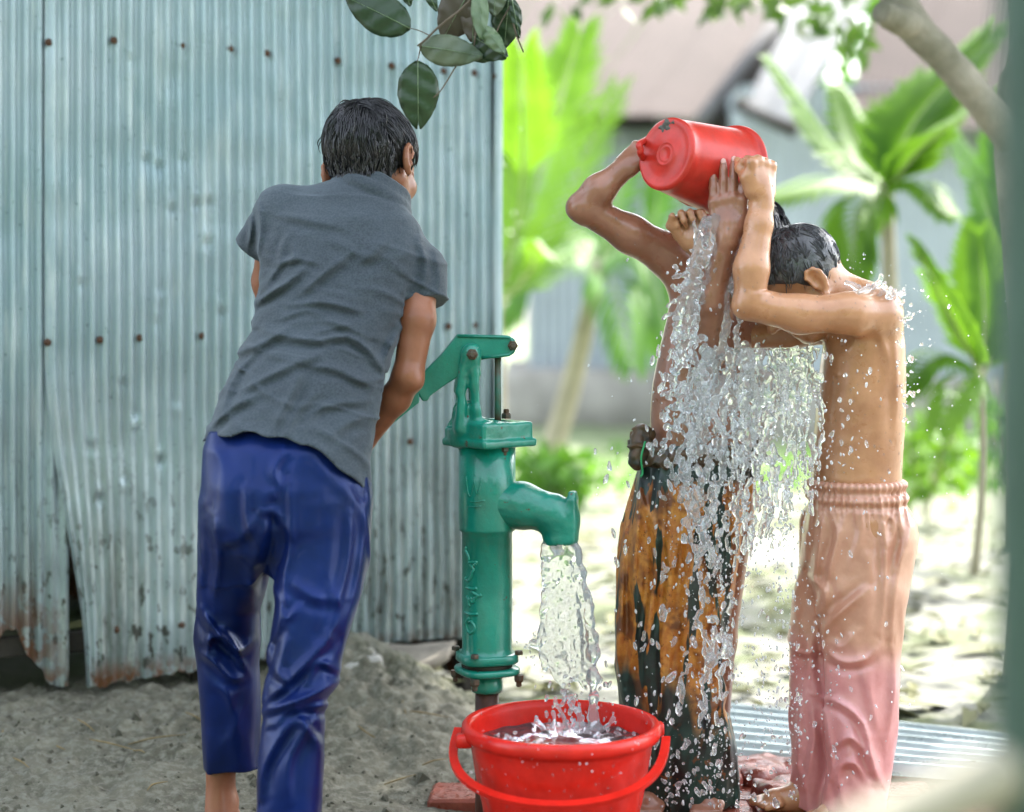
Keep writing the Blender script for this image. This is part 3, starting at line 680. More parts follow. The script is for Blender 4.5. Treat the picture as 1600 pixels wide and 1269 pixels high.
# distant wood behind the huts
wd = MB()
lx = rg.uniform(-14, 22, 9000); lh = 8.0+2.2*noise(np.stack([lx*.35, 0*lx, 0*lx], 1), 1, 3)
for k in range(9000):
    d = rg.uniform(22, 34); x = lx[k]; h_ = lh[k]; c_ = np.array([x, d, rg.uniform(.2, 1)**.7*h_]); L = rg.uniform(.45, .9); u = unit(rg.normal(size=3)); v = unit(np.cross(u, rg.normal(size=3)))
    wd.add([c_, c_+u*L*.5+v*L*.3, c_+u*L, c_+u*L*.5-v*L*.3], [(0, 1, 2, 3)])
tag(wd.build('far_trees', M_palm2, smooth=False), 'mass of green trees far behind the tin huts', 'trees', kind='stuff')

bh = MB()  # added leaf screen behind the camera, out of view, cuts the frontal sky light
for k in range(5200):
    x = rg.uniform(-9, 9); d = rg.uniform(-4.2, -2.6); c_ = np.array([x, d, rg.uniform(0, 1)**.8*(3.4+.8*sin(x*1.3)+.5*sin(x*3.1))]); L = rg.uniform(.25, .5); u = unit(rg.normal(size=3)); v = unit(np.cross(u, rg.normal(size=3)))
    bh.add([c_, c_+u*L*.5+v*L*.3, c_+u*L, c_+u*L*.5-v*L*.3], [(0, 1, 2, 3)])
tag(bh.build('added_leaf_screen', M_palm2, smooth=False), 'dense green thicket closing the near side of the yard', 'thicket', kind='stuff')

# ------------------------------------------------------------------ shade tree at the right, its limb in view and its crown overhead
tr0 = np.array([1.40, 4.35, 0.0]); tree = empty('shade_tree', tr0, 'shade tree with a pale bare limb reaching over the yard', 'tree')
def barky(pts, rs, name, seed, n=18, m=40):
    pp = spline(pts, m); rr = np.interp(np.linspace(0, 1, m), np.linspace(0, 1, len(rs)), rs); V, F = tube(pp, list(rr), n); V = np.array(V)
    V[:m*n] += (fbm(V[:m*n], 16, 3, seed)[:, None]*.007)*np.stack([fbm(V[:m*n], 30, 2, seed+5), fbm(V[:m*n], 30, 2, seed+6), 0*V[:m*n, 0]], 1); return obj(name, V, F, M_bark, tree)
barky([tr0-[0, 0, .1], tr0+[.02, 0, .6], P(1602, 215, 4.3), P(1625, 60, 4.35), tr0+[-.05, .1, 2.2], tr0+[-.1, .3, 3.0]], [.12, .085, .075, .07, .06, .04], 'trunk', 1)
barky([P(1602, 235, 4.3), P(1535, 160, 4.22), P(1475, 90, 4.18), P(1425, 38, 4.15), P(1402, -10, 4.15), P(1392, -140, 4.2), P(1350, -420, 4.3)], [.052, .042, .040, .045, .046, .036, .025], 'limb', 4)
barky([P(1428, 40, 4.15), P(1395, 28, 4.08), P(1376, 18, 4.04)], [.042, .034, .026], 'broken_stub', 7, 14, 12)
for k, tp in enumerate(((.2, 4.4, 3.0), (2.2, 5.6, 3.4), (1.0, 5.6, 3.6), (.4, 5.6, 3.2))): barky([tr0+[-.06, .15, 2.3], (tr0+np.array(tp))/2+[0, 0, 1.35], np.array(tp)], [.045, .03, .012], 'branch', 20+k, 10, 16)
cr = MB(); rg = np.random.default_rng(3); CC = np.array([1.15, 4.75, 3.3])
cl_ = [CC+np.array([rg.uniform(-2.5, 1.6), rg.uniform(-1.6, 1.45), rg.uniform(-.5, .6)]) for _ in range(230)]
for c0 in cl_:
    for k in range(62):
        v = rg.normal(size=3)*[.27, .27, .18]; c_ = c0+v; u = unit(rg.normal(size=3)+[0, 0, -.5]); w_ = unit(np.cross(u, rg.normal(size=3)+[0, 0, 1.])); L = rg.uniform(.12, .19)
        cr.add([c_, c_+u*L*.45+w_*L*.24, c_+u*L, c_+u*L*.45-w_*L*.24], [(0, 1, 2, 3)])
# a few sprays hanging into view
for (x, y, d, n_) in ((1030, -6, 6.2, 22), (1120, -12, 6.4, 18), (1195, -2, 6.2, 20), (1300, 22, 6.3, 30), (1330, 50, 6.4, 14), (1250, 10, 6.2, 14), (960, -15, 6.5, 16), (880, -10, 6.5, 14)):
    for k in range(n_):
        c_ = P(x+rg.normal()*22, y+rg.normal()*14, d+rg.normal()*.08); u = unit(rg.normal(size=3)+[0, 0, -.6]); w_ = unit(np.cross(u, rg.normal(size=3))); L = rg.uniform(.08, .12)
        cr.add([c_, c_+u*L*.45+w_*L*.24, c_+u*L, c_+u*L*.45-w_*L*.24], [(0, 1, 2, 3)])
cr.build('crown', M_crown, tree, smooth=False)

# ------------------------------------------------------------------ foreground pole and bamboo rail
M_pole = mat('mossy_green_pole', (.050, .098, .072), .7, (6, .4), (30, .5, .004)); M_bam = mat('pale_bamboo', (.46, .42, .32), .5, (6, .3))
pp = np.array([.325, 1.0, 0]); V, F = tube(spline([pp-[0, 0, .05], pp+[-.002, 0, .7], pp+[.003, 0, 1.5], pp+[0, 0, 2.6]], 30), [.033+.0015*sin(i*1.7) for i in range(30)], 24)
tag(obj('green_pole', V, F, M_pole, origin=pp), 'blurred dark mossy green pole standing by the right edge', 'pole')
ra, rb = P(1300, 1330, .98), P(1720, 1150, 1.0); n_ = 26; rr = []
for i in range(n_): rr.append(.0175+.0025*(i % 9 == 4))
V, F = tube(spline([ra, (ra+rb)/2+[0, 0, .002], rb], n_), rr, 18); tag(obj('bamboo_rail', V, F, M_bam, origin=ra), 'blurred pale bamboo rail slanting in front of the green pole', 'rail')

# ================================================================== PEOPLE
def skin_mat(name, c1, c2, rough):
    m = mat(name, c1, rough, (16, .3), (60, .26, .0026, 7), sss=.06, col2=c2, rvar=.14, spec=.5, coat=.55)
    return m
M_skin1 = skin_mat('skin_brown', (.27, .105, .052), (.20, .072, .034), .50); M_skin1.node_tree.nodes['Principled BSDF'].inputs['Coat Weight'].default_value = .12
M_skin2 = skin_mat('skin_wet_umber', (.34, .15, .092), (.225, .092, .052), .36)
M_skin3 = skin_mat('skin_wet_golden', (.52, .26, .135), (.37, .165, .078), .36)
M_hair = mat('wet_black_hair', (.005, .006, .009), .30, (30, .4), spec=.6, coat=.15)
M_hairg = mat('wet_cropped_hair', (.07, .073, .080), .30, (60, .5), (220, .6, .002), spec=.8)

def axes(F, U):
    F = unit(F); U = np.asarray(U, float); U = unit(U-F*(U@F)); return np.array([np.cross(F, U), F, U])
def head(f, c, A, s=1.0, k=.012):
    """child's head: A rows = right, forward, up"""
    L = lambda a, b, d: c+s*(A[0]*a+A[1]*b+A[2]*d)
    f.ell(L(0, -.004, .018), np.array((.069, .088, .074))*s, A, k); f.ell(L(0, .03, -.04), np.array((.052, .054, .062))*s, A, .02)
    f.ell(L(0, .056, -.088), np.array((.024, .022, .018))*s, A, .02)
    for q in (-1, 1):
        f.cone(L(q*.048, .005, -.045), L(q*.02, .055, -.088), .017*s, .015*s, .02); f.ell(L(q*.034, .058, -.036), np.array((.022, .02, .02))*s, A, .018)
        f.ell(L(q*.029, .089, -.006), np.array((.016, .010, .011))*s, A, .008, 's'); f.ell(L(q*.029, .074, -.008), np.array((.0125, .0125, .0115))*s, A, .002)
        f.cone(L(q*.015, .084, -.004), L(q*.042, .070, -.006), .0035*s, .003*s, .003)
        f.ell(L(q*.012, .088, -.040), np.array((.008, .009, .007))*s, A, .006)
        # ear: shell, helix rim, hollow
        e = lambda a, b, d: L(q*(.069+a*.8), -.006+b*.84, -.020+d*.84)
        EA = axes(A[1]*.94+A[0]*q*-.34, A[2]+A[1]*-.12)
        f.ell(e(.006, -.004, 0), np.array((.006, .016, .025))*s, EA, .006)
        f.ell(e(.014, .001, .002), np.array((.006, .0085, .015))*s, EA, .003, 's')
        rim = [e(.010+.004*(b_ < 0), b_, d_) for b_, d_ in ((.010, .008), (.012, .020), (.002, .029), (-.012, .026), (-.020, .012), (-.018, -.006), (-.010, -.020), (0, -.029))]
        f.chain(rim, [.003, .0036, .004, .004, .004, .004, .0042, .0055], .003); f.ell(e(.008, .010, -.004), np.array((.004, .004, .006))*s, EA, .003)
    f.cone(L(0, .084, -.004), L(0, .102, -.036), .006*s, .0095*s, .01)
    f.cone(L(-.034, .074, .008), L(.034, .074, .008), .007*s, .007*s, .014)
    f.cone(L(-.016, .079, -.064), L(.016, .079, -.064), .0055*s, .0055*s, .005); f.cone(L(-.013, .077, -.073), L(.013, .077, -.073), .006*s, .006*s, .005)
    f.cone(L(-.02, .088, -.0685), L(.02, .088, -.0685), .0016*s, .0016*s, .002, 's')
TIPS = []
def hand(f, w, d, n, side, curls, s=1.0, rf=1.0, thumb=None, spread=.10, lens=(.044, .052, .049, .038)):
    TIPS.clear()
    """w wrist, d direction to the knuckles, n back-of-hand normal, side +1: thumb towards +cross(d,n). curls: 4 x 3 joint angles (deg)"""
    d = unit(d); n = np.asarray(n, float); n = unit(n-d*(n@d)); t = np.cross(d, n)*side
    f.cone(w-d*.01, w+d*.02*s, .0185*s, .019*s, .012)
    for i in range(4):
        off = (.0240-.0160*i)*s; kn = w+d*(.064-.004*abs(i-1))*s+t*off
        f.cone(w+d*.012*s+t*off*.72, kn, .0125*s, .0098*s, .010)
        f.ell(kn+n*.003, np.array((.0085, .0085, .0085))*s, None, .006)
        p = kn; a = 0; base = unit(d+t*off/s*spread*20)
        for j in range(3):
            a += R(curls[i][j]); q = unit(base*cos(a)-n*sin(a)); Lg = lens[i]*s*(.46, .30, .24)[j]; r0 = (.0086, .0077, .0070)[j]*s*rf; r1 = (.0077, .0069, .0054)[j]*s*rf
            e = p+q*Lg; f.cone(p, e, r0, r1, .002); p = e
        TIPS.append((p, q, n*cos(a)+base*sin(a), r1))
    f.cone(w+d*.015*s+t*.018*s-n*.006, w+d*.036*s+t*.028*s-n*.008, .0125*s, .011*s, .012)
    if thumb is None: thumb = ((.6, .75, -.25), (.9, .35, -.35))
    p = w+d*.034*s+t*.027*s-n*.008
    for (a, b_, c_), Lg, r0, r1 in zip(thumb, (.027, .023), (.0095, .0082), (.008, .0060)):
        q = unit(d*a+t*b_+n*c_); e = p+q*Lg*s; f.cone(p, e, r0*s, r1*s, .005); p = e
def foot(f, ank, fwd, s=1.0, z=.0):
    fwd = unit([fwd[0], fwd[1], 0]); sd_ = np.array([-fwd[1], fwd[0], 0]); a = np.asarray(ank, float)
    h = a-fwd*.028*s; h[2] = z+.024*s; b_ = a+fwd*.075*s; b_[2] = z+.021*s
    f.cone(a, h, .026*s, .024*s, .02); f.cone(a-[0, 0, .01], b_, .026*s, .020*s, .03); f.cone(h, b_, .023*s, .020*s, .02)
    for i in range(5):
        k = b_+sd_*(-.026+.013*i)*s; e = k+fwd*(.042-.004*i)*s; e[2] = z+.010; f.cone(k, e, .012*s, (.010 if i == 0 else .0075)*s, .006)
def hair_strands(c, A, rad, whorl, keep, n_cl, per, length, mt, parent, seed, wid=.0011, lift=.003, gravity=.5, stray=0.0):
    """wet strands combed from the whorl over the skull ellipsoid (c, A, rad), gathered into clumps"""
    rg = np.random.default_rng(seed); mb = MB(); wl = unit(whorl)
    def surf(q, off): q = q/np.linalg.norm(q); v = q*rad; return c+A.T@(v+unit(q/rad)*off), q
    seg = 7
    for _ in range(n_cl):
        q = unit(rg.normal(size=3)); p, _q = surf(q, 0)
        if not keep(p): continue
        ca = rg.uniform(-.35, .35); Lc = length*rg.uniform(.7, 1.2)
        def flow(q):
            tt = q-wl; tt = tt-q*(tt@q); nrm = np.linalg.norm(tt); tt = tt/(nrm+1e-6)
            g_ = np.array([0, 0, -1.])@A.T; g_ = g_-q*(g_@q); tt = unit(tt+g_*gravity*min(1, nrm)); return tt*cos(ca)+np.cross(q, tt)*sin(ca)
        cen = [q]; qq = q
        for i in range(seg): qq = unit(qq+flow(qq)*Lc/seg/rad.mean()); cen.append(qq)
        for s_ in range(per):
            o = rg.normal(size=3)*.075; pts = []; up = rg.uniform(.4, 1.5)+(rg.random() < stray)*rg.uniform(.8, 2.6)
            for i in range(seg+1):
                f_ = i/seg; pts.append(surf(cen[i]+o*(1-.85*f_**1.3), lift*up*(.6+1.2*sin(f_*pi*.8)))[0])
            if not keep(pts[-1]) and rg.random() < .75: continue
            V, F = tube(pts, list(wid*np.array([.8, 1, 1.1, 1.1, 1, .8, .55, .2])), 3, False); mb.add(V, F)
    return mb.build('hair_strands', mt, parent)

# ------------------------------------------------------------------ boy at the pump
HV = .003
c1_ = P(580, 248, 3.05); A1 = axes((.42, .84, -.34), (.02, .38, .92))
f = Field(P(290, 1420, 2.6)*[1, 0, 0]+[-.03, 2.55, -.02], P(760, 0, 3.25)*[1, 0, 0]+[-.02, 3.28, 1.42], HV)
head(f, c1_, A1, 1.08)
f.cone(c1_+A1[2]*-.03-A1[1]*.015, P(568, 325, 3.01), .043, .045, .03)
f.cone(P(455, 350, 3.0), P(640, 430, 2.99), .038, .038, .02); f.loft([(360, 450, 630, 2.98, .05), (460, 420, 630, 2.95, .06), (600, 370, 585, 2.9, .06), (720, 340, 550, 2.85, .08), (800, 340, 550, 2.85, .08)], .03)
hp = P(548, 711, 2.99); hl = P(512, 742, 2.985)
f.chain([P(655, 425, 2.98), P(652, 500, 2.94), P(637, 590, 2.925), P(618, 622, 2.945), P(566, 694, 2.985)], [.035, .0305, .026, .0255, .0185], .015)
f.cone(P(640, 588, 2.918), P(647, 596, 2.915), .019, .014, .012)
f.chain([P(435, 335, 3.0), P(420, 440, 3.07), P(428, 500, 3.09), P(492, 726, 3.03)], [.036, .029, .026, .019], .015)
DH = unit(P(575, 684, 2.985)-P(725, 553, 2.985))
hand(f, P(566, 694, 2.985), (-.35, .25, -.6), (.75, -.35, .55), 1, [(35, 80, 50)]*4, .9)
hand(f, P(492, 726, 3.03), (.45, -.25, -.5), (.2, .85, .4), -1, [(35, 80, 50)]*4, .9)
f.chain([P(370, 800, 2.87), P(362, 970, 2.91), P(345, 1185, 2.95), P(344, 1245, 2.955)], [.05, .034, .027, .0265], .015); foot(f, P(344, 1255, 2.955), (-.15, 1), .9, .035)
f.cone(P(338, 1215, 2.935), P(338, 1265, 2.93), .012, .016, .02)
f.chain([P(500, 800, 2.83), P(480, 1000, 2.8), P(450, 1330, 2.74)], [.05, .034, .027], .015); foot(f, P(450, 1350, 2.74), (-.1, 1), .9, .0)
V, F = f.mesh()
boy1 = obj('person', V, F, M_skin1, origin=(P(430, 0, 2.86)[0], 2.86, .02)); tag(boy1, 'boy in grey shirt and blue trousers, back turned, working the green pump handle', 'person')
# trousers
f = Field((-.56, 2.6, -.06), (-.17, 3.08, .76), .0033)
f.loft([(668, 326, 556, 2.875, .085), (700, 319, 572, 2.86, .10), (760, 315, 577, 2.85, .108), (820, 315, 573, 2.845, .105), (860, 322, 563, 2.85, .085), (905, 350, 535, 2.85, .03)], .02, p=2.3)
LEGL = [(715, 345, 420, 2.87, .04), (780, 316, 442, 2.87, .088), (870, 313, 428, 2.88, .082), (920, 312, 417, 2.90, .074), (955, 311, 408, 2.92, .068), (1000, 307, 410, 2.93, .065), (1040, 312, 405, 2.94, .062), (1120, 315, 406, 2.95, .056), (1199, 318, 403, 2.955, .052)]
LEGR = [(715, 455, 545, 2.84, .04), (780, 436, 577, 2.84, .088), (870, 424, 575, 2.82, .083), (930, 426, 566, 2.80, .077), (980, 421, 551, 2.79, .073), (1030, 415, 537, 2.78, .07), (1078, 412, 529, 2.77, .066), (1100, 411, 514, 2.765, .06), (1160, 406, 507, 2.755, .056), (1230, 403, 503, 2.745, .053), (1336, 400, 501, 2.735, .05)]
f.loft(LEGL, .022, p=2.2); f.loft(LEGR, .022, p=2.2)
Z2 = lambda o: (lambda p: 280+p[0]/2.018, lambda p: 640+p[1]/2.018)
def zz(scale, ox, oy, *pts): return [(ox+x/scale, oy+y/scale) for x, y in pts]
T2 = lambda *p: zz(2.018, 280, 640, *p)
tf = [(T2((300, 300), (290, 420), (265, 520), (265, 600)), 11.25, -0.013728), (T2((350, 230), (352, 420), (330, 540), (345, 640)), 7.5, 0.008008), (T2((262, 320), (310, 330), (350, 400)), 7.5, 0.006864), (T2((210, 250), (215, 350), (240, 420)), 7.5, 0.006864), (T2((110, 330), (125, 480), (110, 600)), 8.75, 0.00572),
      (T2((70, 630), (110, 690), (180, 760), (190, 780)), 7.5, 0.012584), (T2((75, 735), (130, 715), (190, 760), (250, 712)), 7.5, 0.012584), (T2((62, 760), (110, 800), (170, 850), (240, 826)), 7.5, 0.01144), (T2((140, 690), (180, 740), (200, 800), (245, 850)), 6.25, 0.009152), (T2((95, 860), (150, 900), (170, 1000), (120, 1090)), 8.75, 0.008008), (T2((240, 860), (200, 950), (160, 1060)), 7.5, 0.006864),
      (T2((275, 915), (330, 870), (400, 800), (470, 720)), 8.75, 0.01144), (T2((262, 950), (340, 930), (420, 900), (508, 850)), 8.75, 0.012584), (T2((300, 990), (350, 950), (420, 935), (470, 930)), 7.5, 0.009152), (T2((285, 850), (300, 760), (320, 700)), 8.75, -0.009152), (T2((300, 820), (330, 850), (330, 830)), 6.25, 0.006864), (T2((255, 1220), (270, 1120), (330, 1010), (360, 970)), 8.75, 0.009152), (T2((340, 1240), (350, 1100), (420, 980)), 8.75, 0.006864), (T2((440, 1060), (400, 1000), (380, 960)), 7.5, 0.006864),
      (T2((545, 330), (530, 500), (470, 700)), 10, 0.006864), (T2((480, 560), (510, 640), (450, 760)), 10, 0.00572), (T2((590, 300), (570, 500), (520, 700)), 8.75, 0.00572), (T2((350, 540), (420, 590), (500, 600)), 10, 0.00572), (T2((300, 560), (320, 620), (310, 720)), 7.5, 0.009152), (T2((140, 420), (200, 400), (250, 330)), 8.75, 0.00572), (T2((380, 620), (340, 660), (330, 640)), 6.25, 0.006864), (T2((400, 860), (440, 800), (500, 820)), 7.5, 0.009152), (T2((85, 660), (95, 720), (85, 780)), 6.25, 0.009152), (T2((310, 240), (300, 190), (330, 130)), 8.75, 0.006864)]
cyT = lambda z: np.interp(z, [0, .3, .6, .75], [2.85, 2.86, 2.86, 2.87])
frT = lambda p: sstep(cyT(p[:, 2])+.06, cyT(p[:, 2])-.01, p[:, 1])
f.disp(folds(tf, frT))
f.disp(lambda p: fbm(p*[1.6, 1.6, .5], 10, 2, 40)*.004+ridged(p*[1.0, 1.0, .5]+p[:, [2, 2, 0]]*.3, 7, 44)*.0035)
f.hollow(.008, lambda p: np.where(p[:, 0] < -.44, 1199-(YH+(H-p[:, 2])/2.955*FPX) < 26, p[:, 2] < .06).astype(float))
V, F = f.mesh()
tm = bpy.data.materials.new('blue_satin'); tm.use_nodes = True; t = tm.node_tree; b = t.nodes['Principled BSDF']
tc = N(t, 'ShaderNodeTexCoord'); c = mixc(t, ramp(t, tn(7), .35, .65), (.002, .0062, .040), (.0034, .0135, .096)); t.links.new(c, b.inputs['Base Color'])
b.inputs['Roughness'].default_value = .38; b.inputs['Specular IOR Level'].default_value = .45; b.inputs['Specular Tint'].default_value = (.35, .5, 1, 1); b.inputs['Coat Weight'].default_value = .08; b.inputs['Coat Tint'].default_value = (.5, .65, 1, 1)
mp = N(t, 'ShaderNodeMapping'); mp.inputs['Scale'].default_value = (1, 1, .3); t.links.new(tc.outputs['Object'], mp.inputs[0])
bp = N(t, 'ShaderNodeBump', i_Strength=.12, i_Distance=.004); t.links.new(tn(40, 3, .5, mp.outputs[0]), bp.inputs['Height']); t.links.new(bp.outputs[0], b.inputs['Normal'])
obj('trousers', V, F, tm, boy1)
# shirt
f = Field((-.56, 2.70, .60), (-.08, 3.16, 1.24), .003)
f.loft([(312, 440, 625, 2.99, .05), (345, 418, 648, 2.98, .075), (400, 405, 666, 2.965, .085), (460, 402, 642, 2.95, .09), (520, 391, 621, 2.93, .092), (580, 364, 607, 2.90, .092), (640, 339, 594, 2.88, .098), (700, 317, 581, 2.855, .112), (780, 309, 578, 2.84, .122)], .03, p=2.25)
f.cone(P(447, 334, 2.995), P(545, 325, 3.0), .047, .05, .03); f.cone(P(545, 325, 3.0), P(652, 428, 2.985), .05, .048, .03)
cn = P(584, 302, 3.025); CA = axes((.0, .95, -.3), (.40, .22, .88))        # band collar standing round the neck
for rr_, hh_, tt_ in ((.060, -.012, .014), (.056, .004, .0085), (.054, .014, .0065)):
    f.chain([cn+CA[0]*(rr_+.004)*cos(a)+CA[1]*rr_*sin(a)+CA[2]*hh_ for a in np.linspace(0, 2*pi, 30)], [tt_]*30, .008)
f.cone(cn-CA[2]*.002, cn+CA[2]*.08, .0475, .055, .002, 's')
f.cone(P(440, 332, 2.995), P(384, 400, 3.03), .047, .033, .022)
f.cone(P(655, 425, 2.985), P(668, 500, 2.955), .046, .040, .02)
eL = P(391, 391, 3.02); aL = unit(P(391, 391, 3.02)-P(432, 335, 2.995)); eR = P(665, 475, 2.965); aR = unit(P(668, 500, 2.955)-P(655, 425, 2.985))
S1 = lambda *p: zz(2.188, 300, 120, *p)
sf = [(S1((375, 740), (430, 690), (480, 650), (548, 600)), 7.7, 0.00945), (S1((250, 720), (300, 650), (370, 605)), 6.6, 0.00675), (S1((235, 760), (330, 700), (390, 650)), 6.6, 0.00675), (S1((200, 790), (280, 730), (330, 700)), 6.6, 0.0054), (S1((250, 870), (340, 890), (440, 900), (530, 885), (600, 930), (650, 990)), 7.7, 0.0108), (S1((330, 780), (450, 772), (580, 800)), 6.6, 0.00675), (S1((140, 950), (240, 910), (330, 860)), 7.7, 0.0081), (S1((270, 1220), (320, 1120), (350, 1060), (370, 1000)), 9.9, 0.0108), (S1((310, 1240), (360, 1140), (430, 1080)), 8.8, 0.0081), (S1((170, 1070), (290, 1010), (430, 950)), 7.7, 0.0081), (S1((390, 1160), (480, 1120), (590, 1110)), 7.7, 0.00675), (S1((50, 1210), (140, 1130), (220, 1090)), 7.7, 0.00675), (S1((300, 470), (420, 495), (540, 520)), 7.7, 0.00405), (S1((330, 540), (310, 580), (300, 640)), 5.5, 0.00405), (S1((280, 640), (360, 625), (440, 640)), 5.5, 0.004725), (S1((350, 570), (345, 630), (300, 690)), 5.5, 0.00405), (S1((540, 640), (600, 620), (660, 560)), 8.8, 0.0054), (S1((440, 830), (520, 850), (600, 890)), 6.6, 0.00675), (S1((400, 990), (500, 1000), (620, 1060)), 7.7, 0.00675), (S1((150, 1010), (200, 960), (240, 930)), 6.6, 0.0054), (S1((720, 850), (680, 920), (655, 980)), 7.7, 0.00675), (S1((480, 560), (560, 600), (640, 620)), 8.8, 0.00405), (S1((100, 1150), (130, 1060), (170, 990)), 7.7, 0.0054), (S1((470, 1230), (540, 1180), (600, 1170)), 8.8, 0.0054), (S1((230, 430), (235, 520), (225, 600)), 5.5, 0.0081), (S1((205, 480), (200, 540), (190, 590)), 4.4, 0.0054), (S1((780, 560), (800, 640), (790, 730)), 7.7, 0.0054), (S1((830, 600), (845, 680), (840, 740)), 6.6, 0.00405), (S1((300, 830), (380, 800), (440, 805)), 5.5, 0.0054), (S1((410, 880), (480, 860), (540, 850)), 5.5, 0.0054)]
cyS = lambda z: np.interp(z, [.6, .75, .95, 1.2], [2.85, 2.88, 2.94, 3.0])
frS = lambda p: sstep(cyS(p[:, 2])+.05, cyS(p[:, 2])-.015, p[:, 1])
f.disp(folds(sf, frS)); f.disp(lambda p: ridged(p*[.6, .6, 1.5]+p[:, [2, 2, 0]]*.5, 11, 64)*.0035*(1-.7*sstep(1.0, 1.1, p[:, 2]))+fbm(p*[1, 1, 1.8], 16, 3, 60)*.0022*(1-.6*sstep(1.0, 1.12, p[:, 2]))+fbm(p*[1, 1, 2.], 42, 2, 66)*.0007)
def cutL(p):
    v = p-eL; a = v@aL; r = np.linalg.norm(v-np.outer(a, aL), axis=1); return np.where((r < .075) & (p[:, 0] < -.40) & (a > -.02), a, -1)
def cutR(p):
    v = p-eR; a = v@aR; r = np.linalg.norm(v-np.outer(a, aR), axis=1); return np.where((r < .06) & (a > -.02) & (p[:, 0] > eR[0]-.036), a, -1)
def hem(p):
    x = CX+p[:, 0]/p[:, 1]*FPX; y = YH+(H-p[:, 2])/p[:, 1]*FPX
    hy = np.interp(x, [300, 318, 345, 400, 430, 480, 520, 572, 590], [694, 692, 681, 676, 684, 694, 722, 768, 772])+3*np.sin(x*.11)
    return (y-hy)/FPX*2.9
f.cut(cutL, .2); f.cut(cutR, .2); f.cut(hem, .5)
hz_ = lambda p: np.maximum(np.maximum(.05-np.linalg.norm(p-eL, axis=1), .048-np.linalg.norm(p-eR, axis=1)), hem(p)+.012)
f.hollow(.007, hz_)
V, F = f.mesh()
tm = bpy.data.materials.new('damp_grey_cotton'); tm.use_nodes = True; t = tm.node_tree; b = t.nodes['Principled BSDF']
tc = N(t, 'ShaderNodeTexCoord'); c = mixc(t, ramp(t, tn(5, 5, .55), .38, .62), (.016, .027, .040), (.034, .052, .070)); c = mixc(t, .35, c, mixc(t, ramp(t, tn(300, 2), .4, .6), (.02, .032, .042), (.075, .092, .105))); t.links.new(c, b.inputs['Base Color'])
b.inputs['Roughness'].default_value = .8; b.inputs['Sheen Weight'].default_value = .2; b.inputs['Sheen Roughness'].default_value = .5; b.inputs['Sheen Tint'].default_value = (.8, .9, 1, 1)
mp = N(t, 'ShaderNodeMapping'); mp.inputs['Scale'].default_value = (1, 1, 2.4); t.links.new(tc.outputs['Object'], mp.inputs[0])
bp = N(t, 'ShaderNodeBump', i_Strength=.3, i_Distance=.003); t.links.new(tn(70, 5, .65, mp.outputs[0]), bp.inputs['Height']); t.links.new(bp.outputs[0], b.inputs['Normal'])
M_shirt = tm
shirt = obj('shirt', V, F, tm, boy1)
# hair
f = Field(c1_-.13, c1_+.13, .0026); hr = np.array((.0715, .0915, .0785))*1.08; hc = c1_+1.08*(A1[0]*0+A1[1]*-.004+A1[2]*.018)
f.ell(hc, hr+.002, A1, 0); f.cone(c1_+A1[2]*-.03-A1[1]*.015, P(560, 330, 2.99), .0475, .051, .03)
def hairline1(p):
    q = (p-c1_)@A1.T; fr = q[:, 1]; up = q[:, 2]; s_ = np.abs(q[:, 0])
    lim = np.where(fr < -.012, -.083+.25*np.abs(q[:, 0]), np.where(fr < .02, -.012, .02+.9*(fr-.02)))+.003*np.sin(q[:, 0]*260)
    lim = lim+.0*s_; return lim-up
f.cut(hairline1, .3); f.disp(lambda p: fbm(p*[1, 1, .3], 110, 2, 5)*.0022); V, F = f.mesh(); M_cap = mat('hair_roots', (.006, .006, .008), .75, (40, .4), (260, .5, .002), spec=.15); hair1 = obj('hair', V, F, M_cap, boy1)
k1 = lambda p: hairline1(p[None])[0] < .004
co = V; gU = -A1[2]; rgn = np.random.default_rng(5); mb = MB()      # short nape hair combed down over the neck
loc = (co-c1_)@A1.T; cand = np.nonzero((loc[:, 2] < .005) & (loc[:, 1] < .01))[0]; me_ = hair1.data; no = np.empty(len(co)*3, np.float32); me_.vertex_normals.foreach_get('vector', no); no = no.reshape(-1, 3)
for k in rgn.choice(cand, 2600):
    n_ = no[k]; d_ = gU+A1[0]*rgn.normal()*.16-np.array([0, .0, .0]); d_ = d_-n_*(d_@n_)
    if np.linalg.norm(d_) < .3 or n_@gU > .6: continue
    d_ = unit(d_); L_ = rgn.uniform(.010, .024)*(1 if loc[k, 2] > -.06 else .6); V_, F_ = tube([co[k]+n_*.0006, co[k]+d_*L_*.35+n_*.0022, co[k]+d_*L_*.7+n_*.0020, co[k]+d_*L_+n_*.0008], [.0009, .0010, .0008, .0002], 3, False); mb.add(V_, F_)
mb.build('nape_hair', M_hair, hair1)
hair_strands(hc, A1, hr, (.12, -.62, .75), k1, 900, 12, .042, M_hair, hair1, 1, .0010, .0024, .5, .010)

# ------------------------------------------------------------------ boy tipping the small bucket (patterned lungi)
BD = 3.16
f = Field((.05, 2.86, -.02), (.55, 3.36, 1.32), .003)
c2_ = P(1166, 380, 3.22); A2 = axes((.25, -.78, -.57), (.2, -.45, .86))
head(f, c2_, A2, .98)
f.cone(c2_-A2[2]*.03-A2[1]*.02, P(1120, 455, BD+.02), .042, .045, .03)
f.loft([(420, 1068, 1178, BD, .05), (450, 1050, 1190, BD, .07), (500, 1042, 1192, BD, .076), (550, 1030, 1188, BD, .078), (600, 1020, 1184, BD, .076), (650, 1016, 1180, BD, .074), (700, 1018, 1180, BD, .078), (760, 1008, 1180, BD, .082)], .03)
f.cone(P(1075, 425, BD), P(1175, 460, BD), .045, .045, .03)
f.chain([P(1080, 425, BD-.01), P(1050, 402, BD-.02), P(985, 366, BD-.05), P(914, 326, BD-.08)], [.048, .041, .0335, .0285], .02)
